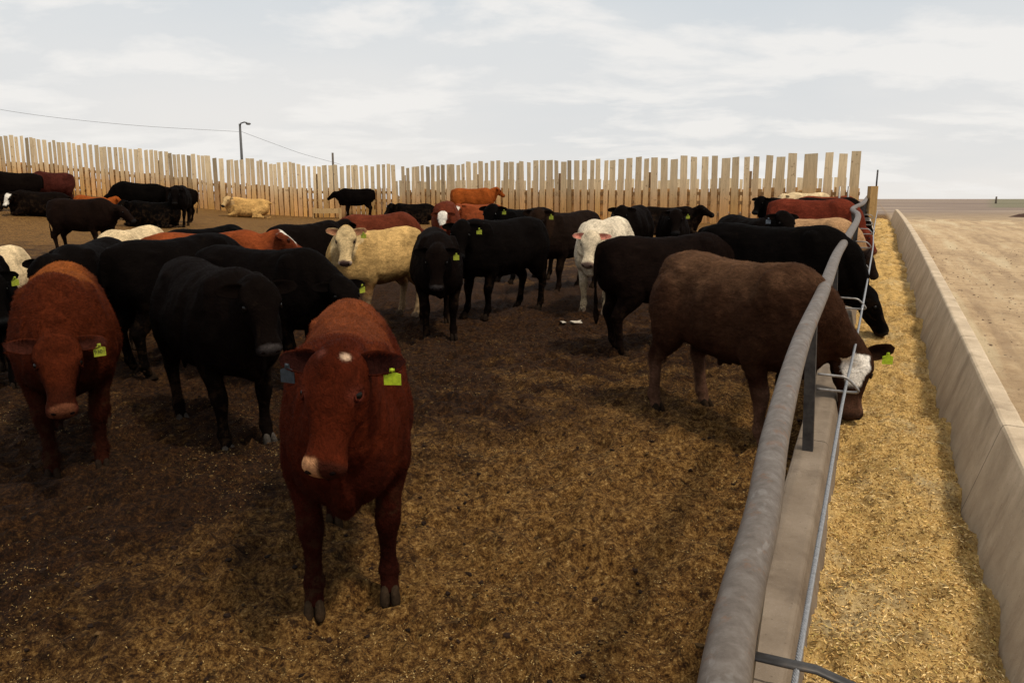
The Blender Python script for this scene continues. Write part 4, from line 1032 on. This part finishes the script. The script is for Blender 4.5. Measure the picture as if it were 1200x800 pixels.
lamp = bpy.data.objects.new('yard_lamp', None); COL.objects.link(lamp)
lx, ly_ = -20.2, 61.0; lz = float(T(lx, ly_)); lamp.location = (lx, ly_, lz)
tag(lamp, 'tall yard lamp pole rising behind the plank fence', 'lamp post')
ztop = CAM_H+86*61/933-lz
M_pole = NT('grey_pole'); M_pole = M_pole.done((.10, .10, .10), .6, .3)
g = Geo(); v, f = tube(np.array([(0, 0, -.3), (0, 0, ztop*.5), (0, 0, ztop-.15)]), [.12, .1, .08], 10); g.add(v, f); gobj('pole', g, M_pole, lamp, True, False)
g = Geo(); v, f = tube(np.array([(0, 0, ztop-.35), (.12, -.1, ztop-.12), (.4, -.2, ztop-.05), (.62, -.25, ztop-.1)]), .05, 8); g.add(v, f); gobj('arm', g, M_pole, lamp, True, False)
g = Geo(); v, f = blob((.72, -.28, ztop-.18), (.2, .12, .085), n=12); g.add(v, f); gobj('lamp_head', g, M_pole, lamp, True, False)
def wire(pts, name, label):
    g = Geo(); v, f = tube(catmull(pts, 10), .011, 6); g.add(v, f); simple(name, g, M_pole, label, 'wire', smooth=True)
zt = CAM_H+75*61/933
def skypt(px, py, D): 
    u_ = (px-600)/FPX; v_ = -(py-400)/FPX
    d_ = np.array([u_, math.cos(PITCH)+v_*math.sin(PITCH), -math.sin(PITCH)+v_*math.cos(PITCH)]); return np.array([0, 0, CAM_H])+d_*(D/d_[1])
W = [(-52, 49.0, 11.2), (-39.3, 51.5, 9.02), (-33.2, 54.5, 7.75), (-27.0, 57.5, 7.15), (lx-.1, ly_, zt)]
wire(np.array(W), 'overhead_wire', 'thin overhead wire sagging from the left to the lamp pole')
W = [(lx+.1, ly_, zt), skypt(325, 170, 63.5), skypt(355, 180.5, 66), skypt(400, 193, 70)]
wire(np.array(W), 'overhead_wire', 'faint overhead wire leading away right of the lamp pole')
g = Geo(); v, f = tube(np.array([(-12.3, 56, 1.0), (-12.3, 56, 3.0), (-12.3, 56, 5.15)]), [.08, .08, .07], 8); g.add(v, f, (.12, .10, .08))
simple('wooden_post', g, M_wood, 'thin post poking up above the fence top near its step', 'post', smooth=True)
# timber end post with steel rod by the end of the rail
ep = bpy.data.objects.new('end_post', None); COL.objects.link(ep); ex_, ey_ = 9.75, 21.9; ez = float(T(ex_, ey_)); ep.location = (ex_, ey_, ez)
tag(ep, 'timber post with a thin steel rod on top at the far end of the rail', 'post')
g = Geo(); v, f = box(-.10, .10, -.10, .10, .3, 1.55); g.add(v, f, (.40, .25, .10)); gobj('timber', g, M_wood, ep)
g = Geo(); v, f = tube(np.array([(.08, -.02, 1.45), (.08, -.02, 1.7), (.085, -.02, 1.98)]), .022, 6); g.add(v, f); gobj('rod', g, M_steel, ep, True)
# pipe gate frame beside it
g = Geo()
for dxx in (-.42, -.18):
    v, f = tube(np.array([(ex_-.35+dxx, ey_+.3, ez+.2), (ex_-.35+dxx, ey_+.3, ez+.8), (ex_-.35+dxx, ey_+.3, ez+1.55)]), .03, 8); g.add(v, f)
simple('gate_upright', g, M_rod, 'pair of pale pipe uprights beside the timber end post', 'gate post', smooth=True)

# paper scrap on the pen floor
g = Geo(); n = 12; gxs, gys = np.meshgrid(np.linspace(-.13, .13, n), np.linspace(-.06, .07, n)); pp = np.stack([gxs, gys, 0*gxs], -1)
zz = .02+.05*np.abs(vnoise(pp*14, 3))*1.2; vv3 = np.stack([gxs+vnoise(pp*20, 4)*.05, gys+vnoise(pp*20, 5)*.05, zz], -1).reshape(-1, 3); vv4 = vv3-[0, 0, .006]
sx0, sy0 = .75, 9.98; base = [sx0, sy0, float(ground_z(np.array([sx0]), np.array([sy0]))[0])-.005]
idx = np.arange(n*n).reshape(n, n); q4 = np.stack([idx[:-1, :-1], idx[:-1, 1:], idx[1:, 1:], idx[1:, :-1]], -1).reshape(-1, 4)
ff = [tuple(a) for a in q4.tolist()]+[tuple(x+n*n for x in a[::-1]) for a in q4.tolist()]
g.add(np.vstack([vv3, vv4])+base, ff, (.52, .45, .36)); simple('paper_scrap', g, M_fleck, 'crumpled pale scrap lying on the dark pen floor', 'scrap')

# dark soil heap by the road, far marker posts
r_ = np.linspace(0, 1, 14); th = np.linspace(0, 2*math.pi, 40, endpoint=False); hx, hy = 32.3, 44.5
pts = []; 
for a in r_:
    for t in th:
        px_, py_ = hx+a*4.9*math.cos(t), hy+a*2.2*math.sin(t); nz_ = fbm(np.array([[px_*1.2, py_*1.2, 0]]), 4, 8)[0]
        pts.append((px_, py_, float(T(px_, py_))+.62*(1-a**1.6)*(1+.9*nz_)-.06))
ff = []
for i in range(13):
    for j in range(40):
        k = (j+1) % 40; ff.append((i*40+j, (i+1)*40+j, (i+1)*40+k, i*40+k))
g = Geo().add(np.array(pts), ff, (.060, .026, .014)); simple('soil_heap', g, M_fleck, 'low dark brown heap of soil at the right edge beside the road', 'soil heap', smooth=True)
g = Geo(); v, f = tube(np.array([(97, 162, 0), (97, 162, 1.2), (97, 162, 2.5)]), [.22, .2, .15], 8); g.add(v, f, (.10, .08, .06))
simple('marker_post', g, M_fleck, 'small dark post on the far plain near the horizon', 'post', smooth=True)
print('scene built')
